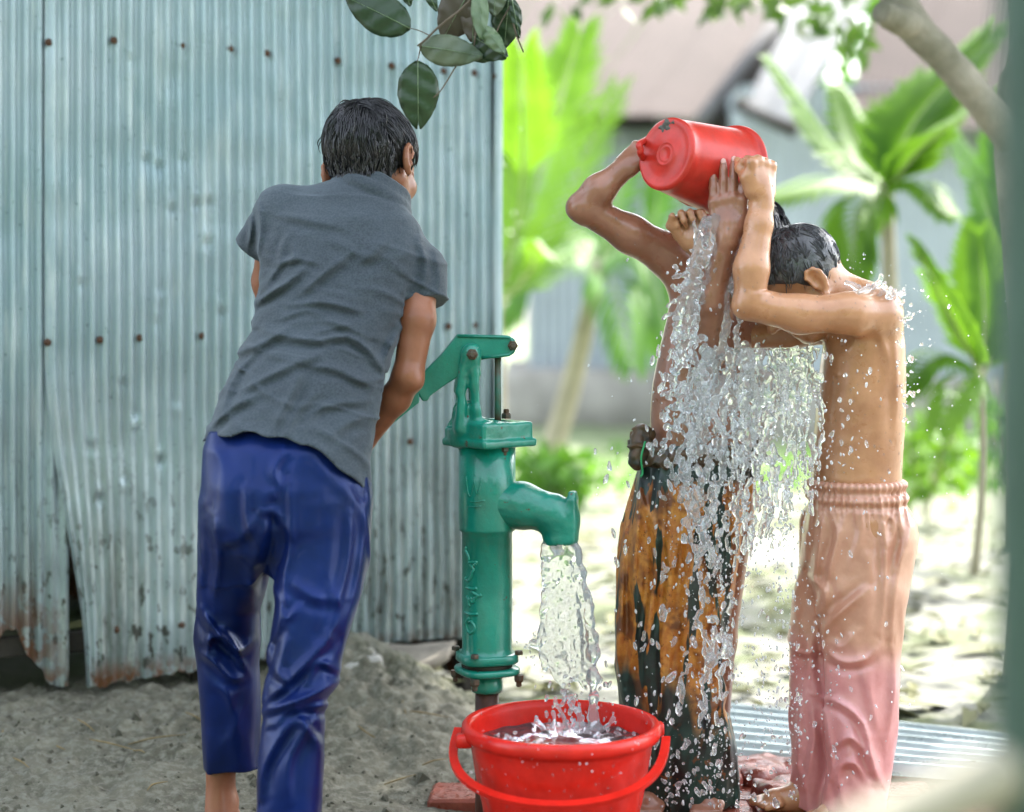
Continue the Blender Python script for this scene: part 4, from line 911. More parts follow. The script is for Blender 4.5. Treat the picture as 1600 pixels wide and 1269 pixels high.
f.cone(P(912, 328, BD-.08), P(900, 326, BD-.085), .0245, .0175, .014)
f.chain([P(912, 322, BD-.08), P(936, 298, BD-.085), P(972, 266, BD-.085)], [.0275, .0290, .0200], .014)
hand(f, P(972, 266, BD-.085), (.66, .10, .60), (-.55, -.75, .35), -1, [(55, 90, 50)]*4, .9, .9, thumb=((.8, .2, -.5), (.8, -.2, -.5)))
# left arm: elbow low, forearm straight up, open hand against the bucket
f.chain([P(1172, 470, BD), P(1140, 530, BD-.05), P(1104, 556, BD-.115)], [.04, .034, .029], .02)
f.cone(P(1104, 556, BD-.115), P(1096, 566, BD-.12), .026, .019, .014)
f.chain([P(1104, 556, BD-.12), P(1110, 470, BD-.155), P(1136, 372, BD-.18)], [.0275, .0305, .0205], .014)
hand(f, P(1137, 368, BD-.182), (.02, .05, 1), (-.1, -1, .0), 1, [(4, 6, 5), (2, 5, 5), (2, 5, 5), (5, 6, 6)], 1.06, thumb=((.55, .55, -.5), (.8, .2, -.5)), spread=.10, lens=(.050, .068, .068, .054)); NAILS = list(TIPS)
for sx, kx in ((1050, 1020), (1120, 1110)): f.chain([P(sx+20, 780, BD), P(sx, 1000, BD), P(kx, 1235, BD)], [.05, .036, .026], .015); foot(f, P(kx, 1243, BD), (-.2, -1), .85, .032)
rb_ = lambda p: sstep(BD+.02, BD-.03, p[:, 1])
f.disp(folds([([(1060, 470), (1090, 485), (1130, 482)], 7, .002), ([(1030, 600), (1050, 590), (1080, 610)], 6, .002), ([(1028, 622), (1050, 614), (1080, 634)], 6, .002), ([(1048, 522), (1050, 522.5), (1053, 523)], 4, .003), ([(1100, 560), (1102, 620), (1100, 700)], 8, -.003)], rb_))
V, F = f.mesh()
boy2 = obj('person', V, F, M_skin2, origin=(P(1070, 0, BD)[0], BD, .03)); M_nail = mat('fingernail', (.62, .36, .31), .3, coat=.3)
for tp_, q_, n_, r_ in NAILS:
    A_ = np.array([np.cross(q_, n_), q_, n_]); V, F = lathe([(.0001, .0013), (.0026, .0012), (.0046, .0006), (.0050, -.0006)], 12, tp_-q_*.002+n_*(r_*.86), A_); obj('fingernail', [tp_+(np.asarray(v)-tp_)+q_*((np.asarray(v)-tp_)@q_)*.25 for v in V], F, M_nail, boy2)
tag(boy2, 'bare-chested boy in orange and black lungi tipping the small red bucket', 'person')
f = Field(c2_-.14, c2_+.14, .0026); f.ell(c2_+.98*A2[2]*.018-A2[1]*.004, np.array((.074, .094, .080))*.98, A2, 0)
def hairline2(p):
    q = (p-c2_)@A2.T; fr = q[:, 1]; return np.where(fr < 0, -.05, np.where(fr < .03, -.0, .02+.9*(fr-.02)))-q[:, 2]
f.cut(hairline2, .3); f.disp(lambda p: fbm(p, 60, 2, 5)*.002); V, F = f.mesh(); hair2 = obj('hair', V, F, M_hair, boy2)
hair_strands(c2_+.98*A2[2]*.018, A2, np.array((.072, .092, .078))*.98, (.1, -.6, .7), lambda p: hairline2(p[None])[0] < .004, 260, 9, .04, M_hair, hair2, 2)
# lungi
f = Field((.14, 2.98, .0), (.50, 3.34, .78), .0033)
f.loft([(694, 1006, 1176, BD, .088), (730, 1000, 1176, BD, .094), (770, 986, 1173, BD, .098), (830, 970, 1162, BD, .10), (900, 961, 1152, BD, .098), (980, 958, 1142, BD, .094), (1050, 962, 1128, BD, .088), (1100, 968, 1134, BD, .086), (1160, 976, 1148, BD, .086), (1205, 984, 1152, BD, .084), (1252, 1000, 1152, BD, .08)], 0, p=2.3)
Lf = lambda *p: zz(1.789, 920, 560, *p)
lf_ = [(Lf((150, 270), (140, 420), (128, 600), (130, 760), (110, 900)), 7, .011), (Lf((200, 300), (185, 450), (185, 600), (160, 800), (150, 960)), 7, .010), (Lf((240, 330), (228, 480), (225, 640), (205, 820), (215, 1000)), 7, .010), (Lf((290, 330), (280, 480), (270, 640), (265, 830), (250, 1020)), 7, .009), (Lf((330, 330), (330, 500), (345, 640), (310, 820)), 8, .009), (Lf((380, 340), (375, 500), (380, 640), (350, 800)), 8, .008), (Lf((410, 340), (410, 480), (395, 640)), 7, .007), (Lf((100, 560), (90, 700), (85, 850), (95, 960)), 7, .007), (Lf((330, 1000), (380, 940), (370, 880)), 9, .008), (Lf((270, 1200), (300, 1080), (360, 980)), 9, .008), (Lf((200, 1200), (210, 1080), (250, 1000)), 9, .007), (Lf((170, 1200), (170, 1100), (140, 980)), 8, .006), (Lf((400, 1180), (395, 1080), (370, 960)), 8, .006)]
f.disp(folds(lf_, lambda p: sstep(BD+.05, BD-.01, p[:, 1]))); f.disp(lambda p: fbm(p*[1.5, 1.5, .5], 18, 3, 70)*.0035+ridged(p*[1.4, 1.4, .35], 13, 74)*.0045)
f.hollow(.008, lambda p: (p[:, 2] < .09).astype(float)); f.hollow(.008, lambda p: (p[:, 2] > P(0, 712, BD)[2]).astype(float)*0)
V, F = f.mesh()
tm = bpy.data.materials.new('batik_lungi'); tm.use_nodes = True; t = tm.node_tree; b = t.nodes['Principled BSDF']
tc = N(t, 'ShaderNodeTexCoord'); sep = N(t, 'ShaderNodeSeparateXYZ'); t.links.new(tc.outputs['Object'], sep.inputs[0])
org = mixc(t, ramp(t, tn(40, 5, .7), .35, .65), (.36, .10, .012), (.56, .24, .04)); org = mixc(t, ramp(t, tn(85, 5, .75), .57, .66), org, (.11, .026, .006)); org = mixc(t, ramp(t, tn(16, 3), .52, .62), org, (.16, .045, .010))
mp = N(t, 'ShaderNodeMapping'); mp.inputs['Scale'].default_value = (1, 1, .17); mp.inputs['Rotation'].default_value = (0, R(4), 0); t.links.new(tc.outputs['Object'], mp.inputs[0])
leafm = ramp(t, tn(24, 3.0, .55, mp.outputs[0]), .548, .565)
zn = mathn(t, 'ADD', sep.outputs[2], mathn(t, 'MULTIPLY', mathn(t, 'SUBTRACT', tn(9, 3, .6, mp.outputs[0]), .5), .55))
dark = mathn(t, 'MAXIMUM', leafm, ramp(t, zn, .27, .20)); dark = mathn(t, 'MAXIMUM', dark, ramp(t, sep.outputs[2], .615, .625))
spk = mathn(t, 'MULTIPLY', ramp(t, tn(55, 2), .62, .68), ramp(t, sep.outputs[2], .2, .05))
dk = mixc(t, ramp(t, tn(14), .4, .6), (.008, .013, .012), (.010, .042, .034)); dk = mixc(t, spk, dk, (.22, .06, .012))
t.links.new(mixc(t, dark, org, dk), b.inputs['Base Color']); b.inputs['Roughness'].default_value = .42; b.inputs['Specular IOR Level'].default_value = .5; b.inputs['Coat Weight'].default_value = .15
lungi = obj('lungi', V, F, tm, boy2); M_lungi = tm
# rolled waist and knot
f = Field((.18, 3.02, .62), (.50, 3.32, .78), .003); an = np.linspace(0, 2*pi, 40)
cw = P(1090, 716, BD); wr, wd_ = (1176-1000)/2/FPX*BD, .094
ring = [cw+np.array([wr*cos(a), wd_*sin(a), .006*sin(3*a)+.004*cos(5*a)]) for a in an]; f.chain(ring, [.013+.003*sin(7*a) for a in an], .006)
f.chain([r_+np.array([0, 0, .014]) for r_ in ring], [.010+.003*cos(6*a) for a in an], .005)
f.cone(P(1000, 690, BD-.06), P(995, 715, BD-.07), .021, .018, .012); f.ell(P(1004, 680, BD-.05), (.022, .02, .016), None, .01); f.disp(lambda p: fbm(p, 45, 3, 8)*.004+ridged(p, 30, 9)*.006)
V, F = f.mesh(); M_waist = mat('dark_lungi_roll', (.016, .030, .027), .42, (34, .5), (70, .5, .003), col2=(.11, .05, .014), coat=.1); obj('waist_roll', V, F, M_waist, lungi)
V, F = tube(spline([P(1008, 690, 3.06), P(1002, 715, 3.052), P(1004, 738, 3.056), P(1001, 745, 3.052)], 14), .0022, 6); obj('cord', V, F, mat('green_cord', (.02, .28, .10), .5), lungi)

# ------------------------------------------------------------------ bent boy under the water (pink trousers)
CD = 3.08
f = Field((.24, 2.86, -.02), (.76, 3.34, 1.32), .003)
c3_ = P(1248, 433, 3.06); A3 = axes((-.72, .0, -.69), (-.69, .0, .72))
head(f, c3_, A3, 1.0)
f.cone(c3_-A3[2]*.04-A3[1]*.02, P(1345, 478, CD), .043, .047, .03)
f.loft([(470, 1330, 1392, CD, .07), (500, 1300, 1406, CD, .092), (540, 1288, 1411, CD, .095), (600, 1280, 1413, CD, .092), (660, 1275, 1412, CD, .088), (720, 1269, 1408, CD, .084), (765, 1268, 1406, CD, .083), (790, 1285, 1395, CD, .07), (840, 1295, 1390, CD, .06)], .03, p=2.15)
f.cone(P(1372, 485, CD-.06), P(1350, 490, CD+.08), .042, .042, .03)
# near (left) arm
f.chain([P(1368, 490, CD-.085), P(1330, 490, CD-.115), P(1250, 491, CD-.13), P(1172, 476, CD-.14)], [.040, .036, .0325, .0285], .018)
f.cone(P(1172, 474, CD-.14), P(1160, 480, CD-.142), .0245, .017, .012)
f.chain([P(1172, 472, CD-.14), P(1174, 420, CD-.14), P(1186, 350, CD-.13), P(1190, 312, CD-.125)], [.0285, .0305, .0235, .0195], .012)
hand(f, P(1190, 310, CD-.125), (-.03, .0, 1), (.60, -.80, .05), -1, [(82, 95, 45), (78, 96, 45), (76, 96, 45), (78, 95, 45)], 1.04, .88, thumb=((.7, -.1, -.7), (.7, -.4, -.6)))
# far (right) arm: forearm up behind the water, fist under the bucket
f.chain([P(1330, 500, CD+.09), P(1230, 520, CD+.06), P(1135, 528, CD+.03)], [.038, .032, .027], .015)
f.chain([P(1135, 528, CD+.03), P(1112, 460, CD+.005), P(1094, 388, CD-.03)], [.027, .028, .019], .012)
hand(f, P(1093, 386, CD-.03), (-.35, -.05, .9), (.15, .97, .1), 1, [(72, 92, 50), (70, 92, 50), (70, 92, 50), (74, 92, 50)], .98, .88, thumb=((.85, .3, -.4), (.7, -.45, -.5)))
for sx, kx, dd in ((1350, 1345, -.05), (1290, 1262, .05)): f.chain([P(sx, 820, CD+dd), P(sx-10, 1010, CD+dd), P(kx, 1225, CD+dd)], [.05, .035, .027], .015); foot(f, P(kx, 1240, CD+dd), (-1, -.15), .85, .032)
fr3 = lambda p: sstep(CD+.02, CD-.04, p[:, 1])
f.disp(folds([([(1305, 668), (1340, 662), (1385, 630)], 9, .0011), ([(1300, 698), (1340, 690), (1392, 655)], 9, .0014), ([(1322, 640), (1350, 630), (1385, 604)], 9, .0008), ([(1398, 520), (1402, 600), (1400, 680)], 8, .004), ([(1375, 520), (1388, 560), (1390, 610)], 9, .004), ([(1305, 585), (1308, 586), (1311, 587)], 4, .003), ([(1345, 520), (1330, 545), (1310, 560)], 9, .003), ([(1290, 745), (1330, 752), (1380, 742)], 6, .0015), ([(1178, 455), (1200, 452), (1212, 450)], 3, -.0025)], fr3))
V, F = f.mesh()
boy3 = obj('person', V, F, M_skin3, origin=(P(1330, 0, CD)[0], CD, .03)); tag(boy3, 'bent boy in wet pink trousers with head bowed under the poured water', 'person')
f = Field(c3_-.14, c3_+.14, .0026); f.ell(c3_+A3[2]*.018-A3[1]*.004, (.0715, .0905, .0765), A3, 0)
def hairline3(p):
    q = (p-c3_)@A3.T; fr = q[:, 1]; lim = np.where(fr < -.02, -.062, np.where(fr < .02, -.062+1.6*(fr+.02), .0+.9*(fr-.02))); return lim-q[:, 2]
f.cut(hairline3, .3); f.disp(lambda p: fbm(p, 90, 2, 5)*.0012); V, F = f.mesh(); hair3 = obj('hair', V, F, M_hairg, boy3)
hair_strands(c3_+A3[2]*.018, A3, np.array((.0705, .0895, .0755)), (0, -.5, .8), lambda p: hairline3(p[None])[0] < .004, 420, 9, .024, M_hairg, hair3, 3, .0009, .002, .2)
# wet pink trousers
f = Field((.46, 2.92, .0), (.80, 3.28, .66), .003)
f.loft([(748, 1266, 1411, CD, .090), (792, 1262, 1416, CD, .096), (815, 1258, 1428, CD, .10), (840, 1255, 1434, CD, .102), (880, 1256, 1424, CD, .092), (930, 1275, 1400, CD, .06), (965, 1300, 1370, CD, .025)], 0, p=2.2)
f.loft([(800, 1310, 1400, CD-.03, .03), (860, 1278, 1427, CD-.035, .068), (920, 1278, 1418, CD-.045, .068), (1000, 1282, 1408, CD-.05, .062), (1060, 1284, 1403, CD-.05, .060), (1120, 1288, 1400, CD-.05, .058), (1180, 1290, 1396, CD-.05, .055), (1224, 1288, 1391, CD-.05, .054), (1262, 1284, 1384, CD-.05, .054)], .02)
f.loft([(800, 1275, 1340, CD+.03, .03), (860, 1252, 1370, CD+.04, .063), (920, 1242, 1340, CD+.045, .06), (980, 1232, 1322, CD+.05, .058), (1003, 1228, 1318, CD+.05, .058), (1010, 1232, 1314, CD+.05, .054), (1080, 1232, 1305, CD+.05, .05), (1150, 1236, 1300, CD+.05, .048), (1215, 1238, 1300, CD+.05, .050), (1258, 1236, 1300, CD+.05, .052)], .02)
K = lambda *p: zz(2.23, 1160, 700, *p)
kf = [(K((480, 200), (500, 350), (495, 520), (480, 640)), 7.33125, 0.00801563), (K((540, 180), (560, 320), (530, 520), (520, 700)), 8.55312, 0.007125), (K((430, 500), (380, 540), (300, 610), (280, 660)), 8.55312, 0.00890625), (K((290, 560), (285, 500), (240, 450)), 8.55312, 0.00801563), (K((350, 260), (310, 400), (290, 520)), 7.33125, 0.00623438), (K((270, 200), (270, 320), (250, 460)), 7.33125, 0.00623438), (K((310, 190), (330, 320), (300, 440)), 6.10938, 0.00534375), (K((400, 200), (410, 300), (370, 420)), 7.33125, 0.00445313), (K((280, 700), (350, 745), (430, 735), (480, 690)), 7.33125, 0.00890625), (K((400, 640), (350, 690), (310, 680)), 8.55312, 0.00534375), (K((275, 870), (340, 890), (420, 960), (460, 1120), (480, 1165)), 7.33125, 0.0106875), (K((330, 1030), (380, 1010), (430, 1060), (450, 1120)), 7.33125, 0.00979688), (K((335, 1160), (345, 1110), (390, 1100), (440, 1160)), 7.33125, 0.00979688), (K((280, 900), (300, 1000), (310, 1120), (280, 1240)), 7.33125, 0.00801563), (K((340, 1150), (345, 1200), (350, 1260)), 7.33125, 0.007125), (K((530, 700), (530, 860), (500, 1050)), 8.55312, 0.00534375), (K((440, 750), (450, 880), (480, 1000)), 10.9969, 0.00445313), (K((150, 690), (210, 715), (270, 705)), 6.10938, 0.007125), (K((270, 640), (265, 760), (285, 880)), 7.33125, -0.00890625), (K((230, 830), (200, 930), (190, 1100)), 7.33125, 0.007125), (K((240, 860), (250, 1000), (225, 1180)), 7.33125, 0.00623438), (K((180, 560), (200, 640), (170, 690)), 7.33125, 0.00445313), (K((590, 230), (575, 330), (540, 420)), 8.55312, 0.00623438), (K((500, 230), (530, 260), (520, 340)), 6.10938, 0.00534375)]
for i in range(16): x0 = 240+i*22; kf.append((K((x0, 150), (x0+random.uniform(-4, 4), 205), (x0+random.uniform(-12, 12), 235+random.uniform(0, 90))), 3.2, .0035))
f.disp(folds(kf, lambda p: sstep(CD+.07, CD+.0, p[:, 1])))
f.disp(lambda p: (fbm(p*[1.3, 1.3, .5], 14, 2, 80)*.003+ridged(p*[1.0, 1.0, .45]+p[:, [2, 2, 0]]*.3, 8, 84)*.004)*sstep(.60, .52, p[:, 2])+.0022*np.sin(np.arctan2(p[:, 1]-CD, p[:, 0]-P(1338, 0, CD)[0])*46)*sstep(.60, .635, p[:, 2])+.0035*np.cos((p[:, 2]-.648)/.0125*pi)*sstep(.595, .615, p[:, 2]))
f.hollow(.007, lambda p: (p[:, 2] < .12).astype(float))
V, F = f.mesh()
tm = bpy.data.materials.new('wet_pink_cloth'); tm.use_nodes = True; t = tm.node_tree; b = t.nodes['Principled BSDF']
tc = N(t, 'ShaderNodeTexCoord'); sep = N(t, 'ShaderNodeSeparateXYZ'); t.links.new(tc.outputs['Object'], sep.inputs[0])
up = ramp(t, mathn(t, 'ADD', sep.outputs[2], mathn(t, 'MULTIPLY', tn(8, 3), .08)), .32, .38)
pk = mixc(t, ramp(t, tn(9), .35, .65), (.56, .22, .21), (.72, .36, .36)); br = mixc(t, ramp(t, tn(12), .35, .65), (.44, .21, .135), (.58, .31, .215))
t.links.new(mixc(t, up, pk, br), b.inputs['Base Color']); b.inputs['Roughness'].default_value = .33; b.inputs['Specular IOR Level'].default_value = .55; b.inputs['Coat Weight'].default_value = .25; b.inputs['Subsurface Weight'].default_value = .06; b.inputs['Subsurface Radius'].default_value = (.01, .005, .004); b.inputs['Subsurface Scale'].default_value = 1
bp = N(t, 'ShaderNodeBump', i_Strength=.2, i_Distance=.003); t.links.new(tn(60, 4), bp.inputs['Height']); t.links.new(bp.outputs[0], b.inputs['Normal'])
obj('trousers', V, F, tm, boy3)

# ================================================================== HAND PUMP
M_pump = bpy.data.materials.new('green_enamel_iron'); M_pump.use_nodes = True; t = M_pump.node_tree; b = t.nodes['Principled BSDF']
tc = N(t, 'ShaderNodeTexCoord'); c = mixc(t, ramp(t, tn(12), .35, .65), (.003, .15, .105), (.005, .235, .165)); c = mixc(t, ramp(t, tn(48, 6, .7), .645, .68), c, (.075, .035, .018)); t.links.new(c, b.inputs['Base Color'])
b.inputs['Roughness'].default_value = .3; b.inputs['Coat Weight'].default_value = .35
bp = N(t, 'ShaderNodeBump', i_Strength=.35, i_Distance=.004); t.links.new(tn(75, 4), bp.inputs['Height']); t.links.new(bp.outputs[0], b.inputs['Normal'])
M_bolt = mat('bolt_steel', (.07, .085, .07), .55, (90, .6), (80, .4), metal=.4, col2=(.10, .045, .02)); M_pipe = mat('rusty_pipe', (.085, .035, .022), .5, (40, .5), (60, .5, .003))
PD = 3.0; PXc = 761.0
pz = lambda y: H-(y-YH)/FPX*PD
pa = np.array([(PXc-CX)/FPX*PD, PD, 0]); pump = empty('hand_pump', pa, 'green cast iron hand pump with raised lettering on its barrel', 'hand pump')
SP = axes((.97, -.24, 0), (0, 0, 1)); SP = np.array([SP[1], np.cross(SP[2], SP[1]), SP[2]])   # spout frame: out, side, up
def lz(prof): return [(r, z) for r, z in prof]
V, F = lathe([(.0515, pz(697)), (.0515, pz(770)), (.0512, pz(824)), (.0505, pz(828)), (.0455, pz(831)), (.0452, pz(930)), (.0450, pz(1010)), (.047, pz(1018)), (.052, pz(1022))], 72, (pa[0], pa[1], 0)); V = np.array(V); V[:, :2] += np.stack([noise(V, 35, 2), noise(V, 35, 3)], 1)*.0008
barrel = obj('barrel', V, F, M_pump, pump)
# raised lettering as beads of metal on the barrel
strokes = [[(187, 75), (183, 105), (198, 130), (208, 160), (205, 185)], [(205, 195), (225, 190), (275, 185)], [(215, 205), (245, 240), (232, 265), (225, 300), (205, 332), (185, 325), (187, 308)], [(245, 215), (262, 192)], [(185, 385), (230, 392), (272, 383)], [(225, 410), (250, 425), (285, 440), (306, 430)], [(285, 440), (252, 460), (240, 492), (224, 480), (230, 455)], [(190, 455), (206, 475), (206, 500), (216, 530)], [(175, 580), (220, 588), (277, 578)], [(215, 612), (200, 630), (185, 668), (195, 712), (216, 732), (245, 716), (256, 685), (236, 650), (216, 640), (208, 660)]]
def on_barrel(x, y, r):
    """photo pixel -> point on the barrel's camera side"""
    X = (x-CX)/FPX*(PD-r*.8); dx = np.clip(X-pa[0], -r*.985, r*.985); return np.array([pa[0]+dx, pa[1]-math.sqrt(r*r-dx*dx), H-(y-YH)/FPX*(PD-r*.8)])
for st_ in strokes:
    pts = spline([on_barrel(690+x/4.88, 840+y/4.88, .0455) for x, y in st_], 12); V, F = tube(pts, [.0022]+[.0029]*10+[.0022], 8); obj('raised_letter', V, F, M_pump, barrel)
for st_ in ([(728, 745), (731, 768), (736, 775), (742, 745)], [(740, 748), (746, 772), (752, 746)], [(719, 782), (740, 784), (758, 781)], [(719, 790), (738, 792), (752, 790)]):
    pts = spline([on_barrel(x, y, .0516) for x, y in st_], 10); V, F = tube(pts, .0014, 6); obj('raised_letter', V, F, M_pump, barrel)
# flanges
def plate(poly_r, z0, z1, ang, name, parent, n=4, sq=.62):
    pts = []
    for i in range(64):
        a = 2*pi*i/64; r_ = poly_r/((abs(cos(a))**3.2+abs(sin(a))**3.2)**(1/3.2)); pts.append((r_*cos(a), r_*sin(a)))
    A = np.array([[cos(ang), sin(ang), 0], [-sin(ang), cos(ang), 0], [0, 0, 1.]]); bv = .0025; mb = MB(); V = []
    for z_, s_ in ((z0, -bv), (z0+bv, 0), (z1-bv, 0), (z1, -bv)):
        for x, y in pts: k_ = 1+s_/poly_r; V.append(np.array([pa[0], pa[1], z_])+A[0]*x*k_+A[1]*y*k_)
    F = [(i*64+j, i*64+(j+1) % 64, (i+1)*64+(j+1) % 64, (i+1)*64+j) for i in range(3) for j in range(64)]+[tuple(range(64))[::-1], tuple(192+j for j in range(64))]
    return obj(name, V, F, M_pump, parent)
plate(.053, pz(1033), pz(1019), R(18), 'flange', pump); plate(.054, pz(1051), pz(1041), R(25), 'flange', pump)
V, F = lathe([(.046, pz(1041)), (.046, pz(1033))], 32, (pa[0], pa[1], 0)); obj('gasket', V, F, M_dark, pump)
V, F = lathe([(.0275, pz(1080)), (.0285, pz(1074)), (.0285, pz(1050))], 40, (pa[0], pa[1], 0)); obj('socket', V, F, M_pump, pump)
V, F = lathe([(.0215, -.05), (.0215, pz(1078))], 32, (pa[0], pa[1], 0)); obj('riser_pipe', V, F, M_pipe, pump)
def bolt(c, ax, r=.008, L=.012, parent=pump, nut=True):
    ax = unit(ax); u, v, d_ = frame(ax); A = np.array([u, v, d_]); mb = MB(); V, F = lathe([(r, 0), (r, L*.7), (r*.8, L)], 6, c, A); mb.add(V, F)
    if nut: V, F = lathe([(r*.55, L), (r*.55, L*1.6), (r*.4, L*1.75)], 10, c, A); mb.add(V, F)
    return mb.build('bolt', M_bolt, parent, smooth=False)
for a in (R(70), R(160), R(250), R(340)):
    q = np.array([pa[0]+.061*cos(a), pa[1]+.061*sin(a), 0]); bolt(q+[0, 0, pz(1051)], (0, 0, -1), .0095, .012); bolt(q+[0, 0, pz(1019)], (0, 0, 1), .008, .007, pump, False)
# spout (cast, with a raised lip plate)
sp0 = np.array([pa[0], pa[1], pz(786)]); tip = P(874, 812, 2.965); SO = SP[0]
f = Field((pa[0]-.07, 2.84, pz(880)), (.16, 3.10, pz(700)), .0022)
f.cone(sp0+SO*.02, P(815, 790, 2.985), .0425, .041, .0); f.cone(P(815, 790, 2.985), P(864, 802, 2.97), .041, .034, .01); f.cone(P(864, 804, 2.968), P(877, 813, 2.965), .0335, .032, .012)
f.cone(P(875, 812, 2.965), P(875, 838, 2.965), .031, .031, .01); ctip = P(876, 800, 2.965)
f.cut(lambda p: pz(847)-p[:, 2], .3)
f.cone(P(875, 835, 2.965), P(875, 870, 2.965), .0265, .0265, 0, 's')
LA = np.array([unit(np.array([SO[1], -SO[0], 0])), SO, [0, 0, 1.]])
f.rbox(P(894, 812, 2.958), (.020, .0075, .040), LA, .004, .010); f.rbox(P(895, 787, 2.958), (.014, .0065, .022), LA, .004, .006)
xx = (pa[0], pa[1]); f.cut(lambda p: .0485-np.hypot(p[:, 0]-xx[0], p[:, 1]-xx[1]), .3); f.cone((pa[0], pa[1], pz(836)), (pa[0], pa[1], pz(735)), .0465, .0465, .0, 's')
f.disp(lambda p: fbm(p, 60, 2, 3)*.0008); V, F = f.mesh(); obj('spout', V, F, M_pump, pump)
# head casting: cap plate, raised throat and fork
HA = axes((-.995, -.09, 0), (0, 0, 1)); ho, hs = -HA[1], HA[0]     # ho: away from the handle, hs: across
HB = np.array([ho, np.cross([0, 0, 1.], ho), [0, 0, 1.]]); near = -HB[1]
hp_ = lambda x, y, off=0.0: np.array([pa[0], pa[1], 0])+ho*((x-PXc)/FPX*PD)+near*off+np.array([0, 0, pz(y)])
f = Field((pa[0]-.13, 2.86, pz(705)), (pa[0]+.13, 3.14, pz(520)), .0022)
cA = R(40); CAx = np.array([[cos(cA), sin(cA), 0], [-sin(cA), cos(cA), 0], [0, 0, 1.]])
f.rbox((pa[0]+.004, pa[1], pz(690.5)), (.062, .062, .0075), CAx, .005, 0); f.rbox((pa[0]+.003, pa[1], pz(673)), (.058, .058, .018), CAx, .006, .002)
f.cone(hp_(735, 670), hp_(728, 648), .040, .032, .012)
for sgn in (1, -1):
    o_ = .030*sgn
    f.cone(hp_(735, 550, o_), hp_(735, 556, o_), .0165, .0165, 0); f.chain([hp_(737, 560, o_), hp_(742, 600, o_), hp_(748, 640, o_*1.05), hp_(752, 672, o_*1.1)], [.0125, .0115, .015, .024], .008)
    f.cone(hp_(748, 640, o_*1.05), hp_(785, 672, o_*.8), .010, .008, .012); f.cone(hp_(722, 585, o_*.95), hp_(718, 668, o_), .0055, .011, .008); f.cone(hp_(728, 556, o_), hp_(716, 610, o_*.95), .011, .007, .008)
f.rbox(hp_(735, 595), (.06, .0175, .085), HB, .004, .003, 's')
f.rbox(hp_(812, 620), (.075, .05, .0405), HB, .01, .006, 's')
f.cone(hp_(777, 640), hp_(777, 700), .014, .014, 0, 's')
f.disp(lambda p: fbm(p, 60, 2, 13)*.0007); V, F = f.mesh(); hd = obj('pump_head', V, F, M_pump, pump)
bolt(hp_(735, 553, .046), near, .0105, .008); bolt(hp_(735, 553, -.046), -near, .0105, .008)
bolt(np.array([pa[0], pa[1], pz(655.5)])+CAx[0]*.045-CAx[1]*.045*0+CAx[1]*-.0, (0, 0, 1), .0098, .010); bolt(np.array([pa[0], pa[1], pz(655.5)])-CAx[0]*.045, (0, 0, 1), .0098, .010)
bolt(np.array([pa[0], pa[1], pz(697)])+CAx[0]*.048, (0, 0, -1), .009, .008); bolt(np.array([pa[0], pa[1], pz(697)])-CAx[1]*.048, (0, 0, -1), .009, .008)
# lever
lv = [(714, 522), (792, 524), (803, 529), (808, 540), (803, 552), (795, 557), (752, 562), (744, 570), (730, 580), (700, 598), (672, 618), (668, 626), (660, 626), (655, 618), (655, 628), (578, 690), (470, 782), (455, 776), (462, 764), (560, 681), (640, 602), (690, 552)]
lp = [((x-PXc)/FPX*PD, pz(y)) for x, y in lv]; base_ = np.array([pa[0], pa[1], 0.]); LB = np.array([ho, [0, 0, 1.], near])
V, F = extrude(lp, LB, base_, .028); mbv = bpy.data.meshes.new('x')
lever = obj('lever', V, F, M_pump, pump, smooth=False); md = lever.modifiers.new('bevel', 'BEVEL'); md.width = .003; md.segments = 2
rim = [(714, 525), (795, 527), (804, 540), (795, 554), (750, 559)]; V, F = tube([base_+ho*((x-PXc)/FPX*PD)+np.array([0, 0, pz(y)])+near*.0145 for x, y in rim], .003, 6); obj('rib', V, F, M_pump, lever)
bolt(hp_(800, 540, .014), near, .0095, .008)
V, F = tube([hp_(778, 558), hp_(778, 690)], .0062, 14); obj('piston_rod', V, F, mat('worn_green_rod', (.02, .12, .085), .4, (30, .5), col2=(.09, .045, .025)), pump)

# ================================================================== BUCKETS
M_red = mat('red_plastic', (.72, .020, .011), .27, (28, .22), (90, .06, .002), spec=.5, sss=.08); M_red2 = mat('red_plastic_worn', (.60, .036, .024), .34, (30, .28), (110, .15, .002), spec=.5, sss=.06)
bc = np.array([P(877, 0, 2.86)[0], 2.86, .03]); RIM = (1032-721)/2/FPX*2.86; BH = P(0, 1128, 2.86)[2]-.03
bucket = empty('plastic_bucket', bc, 'large red plastic bucket filling under the green pump spout', 'bucket')
flute = lambda a, z, i: (.0034*(abs(sin(a*9+z*26))**.6)*max(0, sin(pi*min(1, max(0, z/(BH*.86))))) if 3 < i < 26 else 0)
prof = [(.0005, .004), (.105, .004), (.112, .0), (.116, .004)]+[(.116+(RIM-.012-.116)*k/22, .004+(BH-.026)*k/22) for k in range(1, 23)]
prof += [(RIM-.007, BH-.024), (RIM-.002, BH-.022), (RIM+.001, BH-.014), (RIM, BH-.004), (RIM-.004, BH+.001), (RIM-.010, BH+.002), (RIM-.0155, BH-.003), (RIM-.018, BH-.012), (RIM-.021, BH-.05), (.114, .012), (.0005, .010)]
V, F = lathe(prof, 160, bc, None, flute); obj('body', V, F, M_red, bucket)
for sg, yaw in ((1, R(-14)), (-1, R(-14))):
    e = bc+np.array([cos(yaw)*sg*(RIM+.000), sin(yaw)*sg*(RIM+.000)*-1, BH-.022]); MB().add(*boxm(e, (.014, .012, .011), None, .003)).build('lug', M_red, bucket)
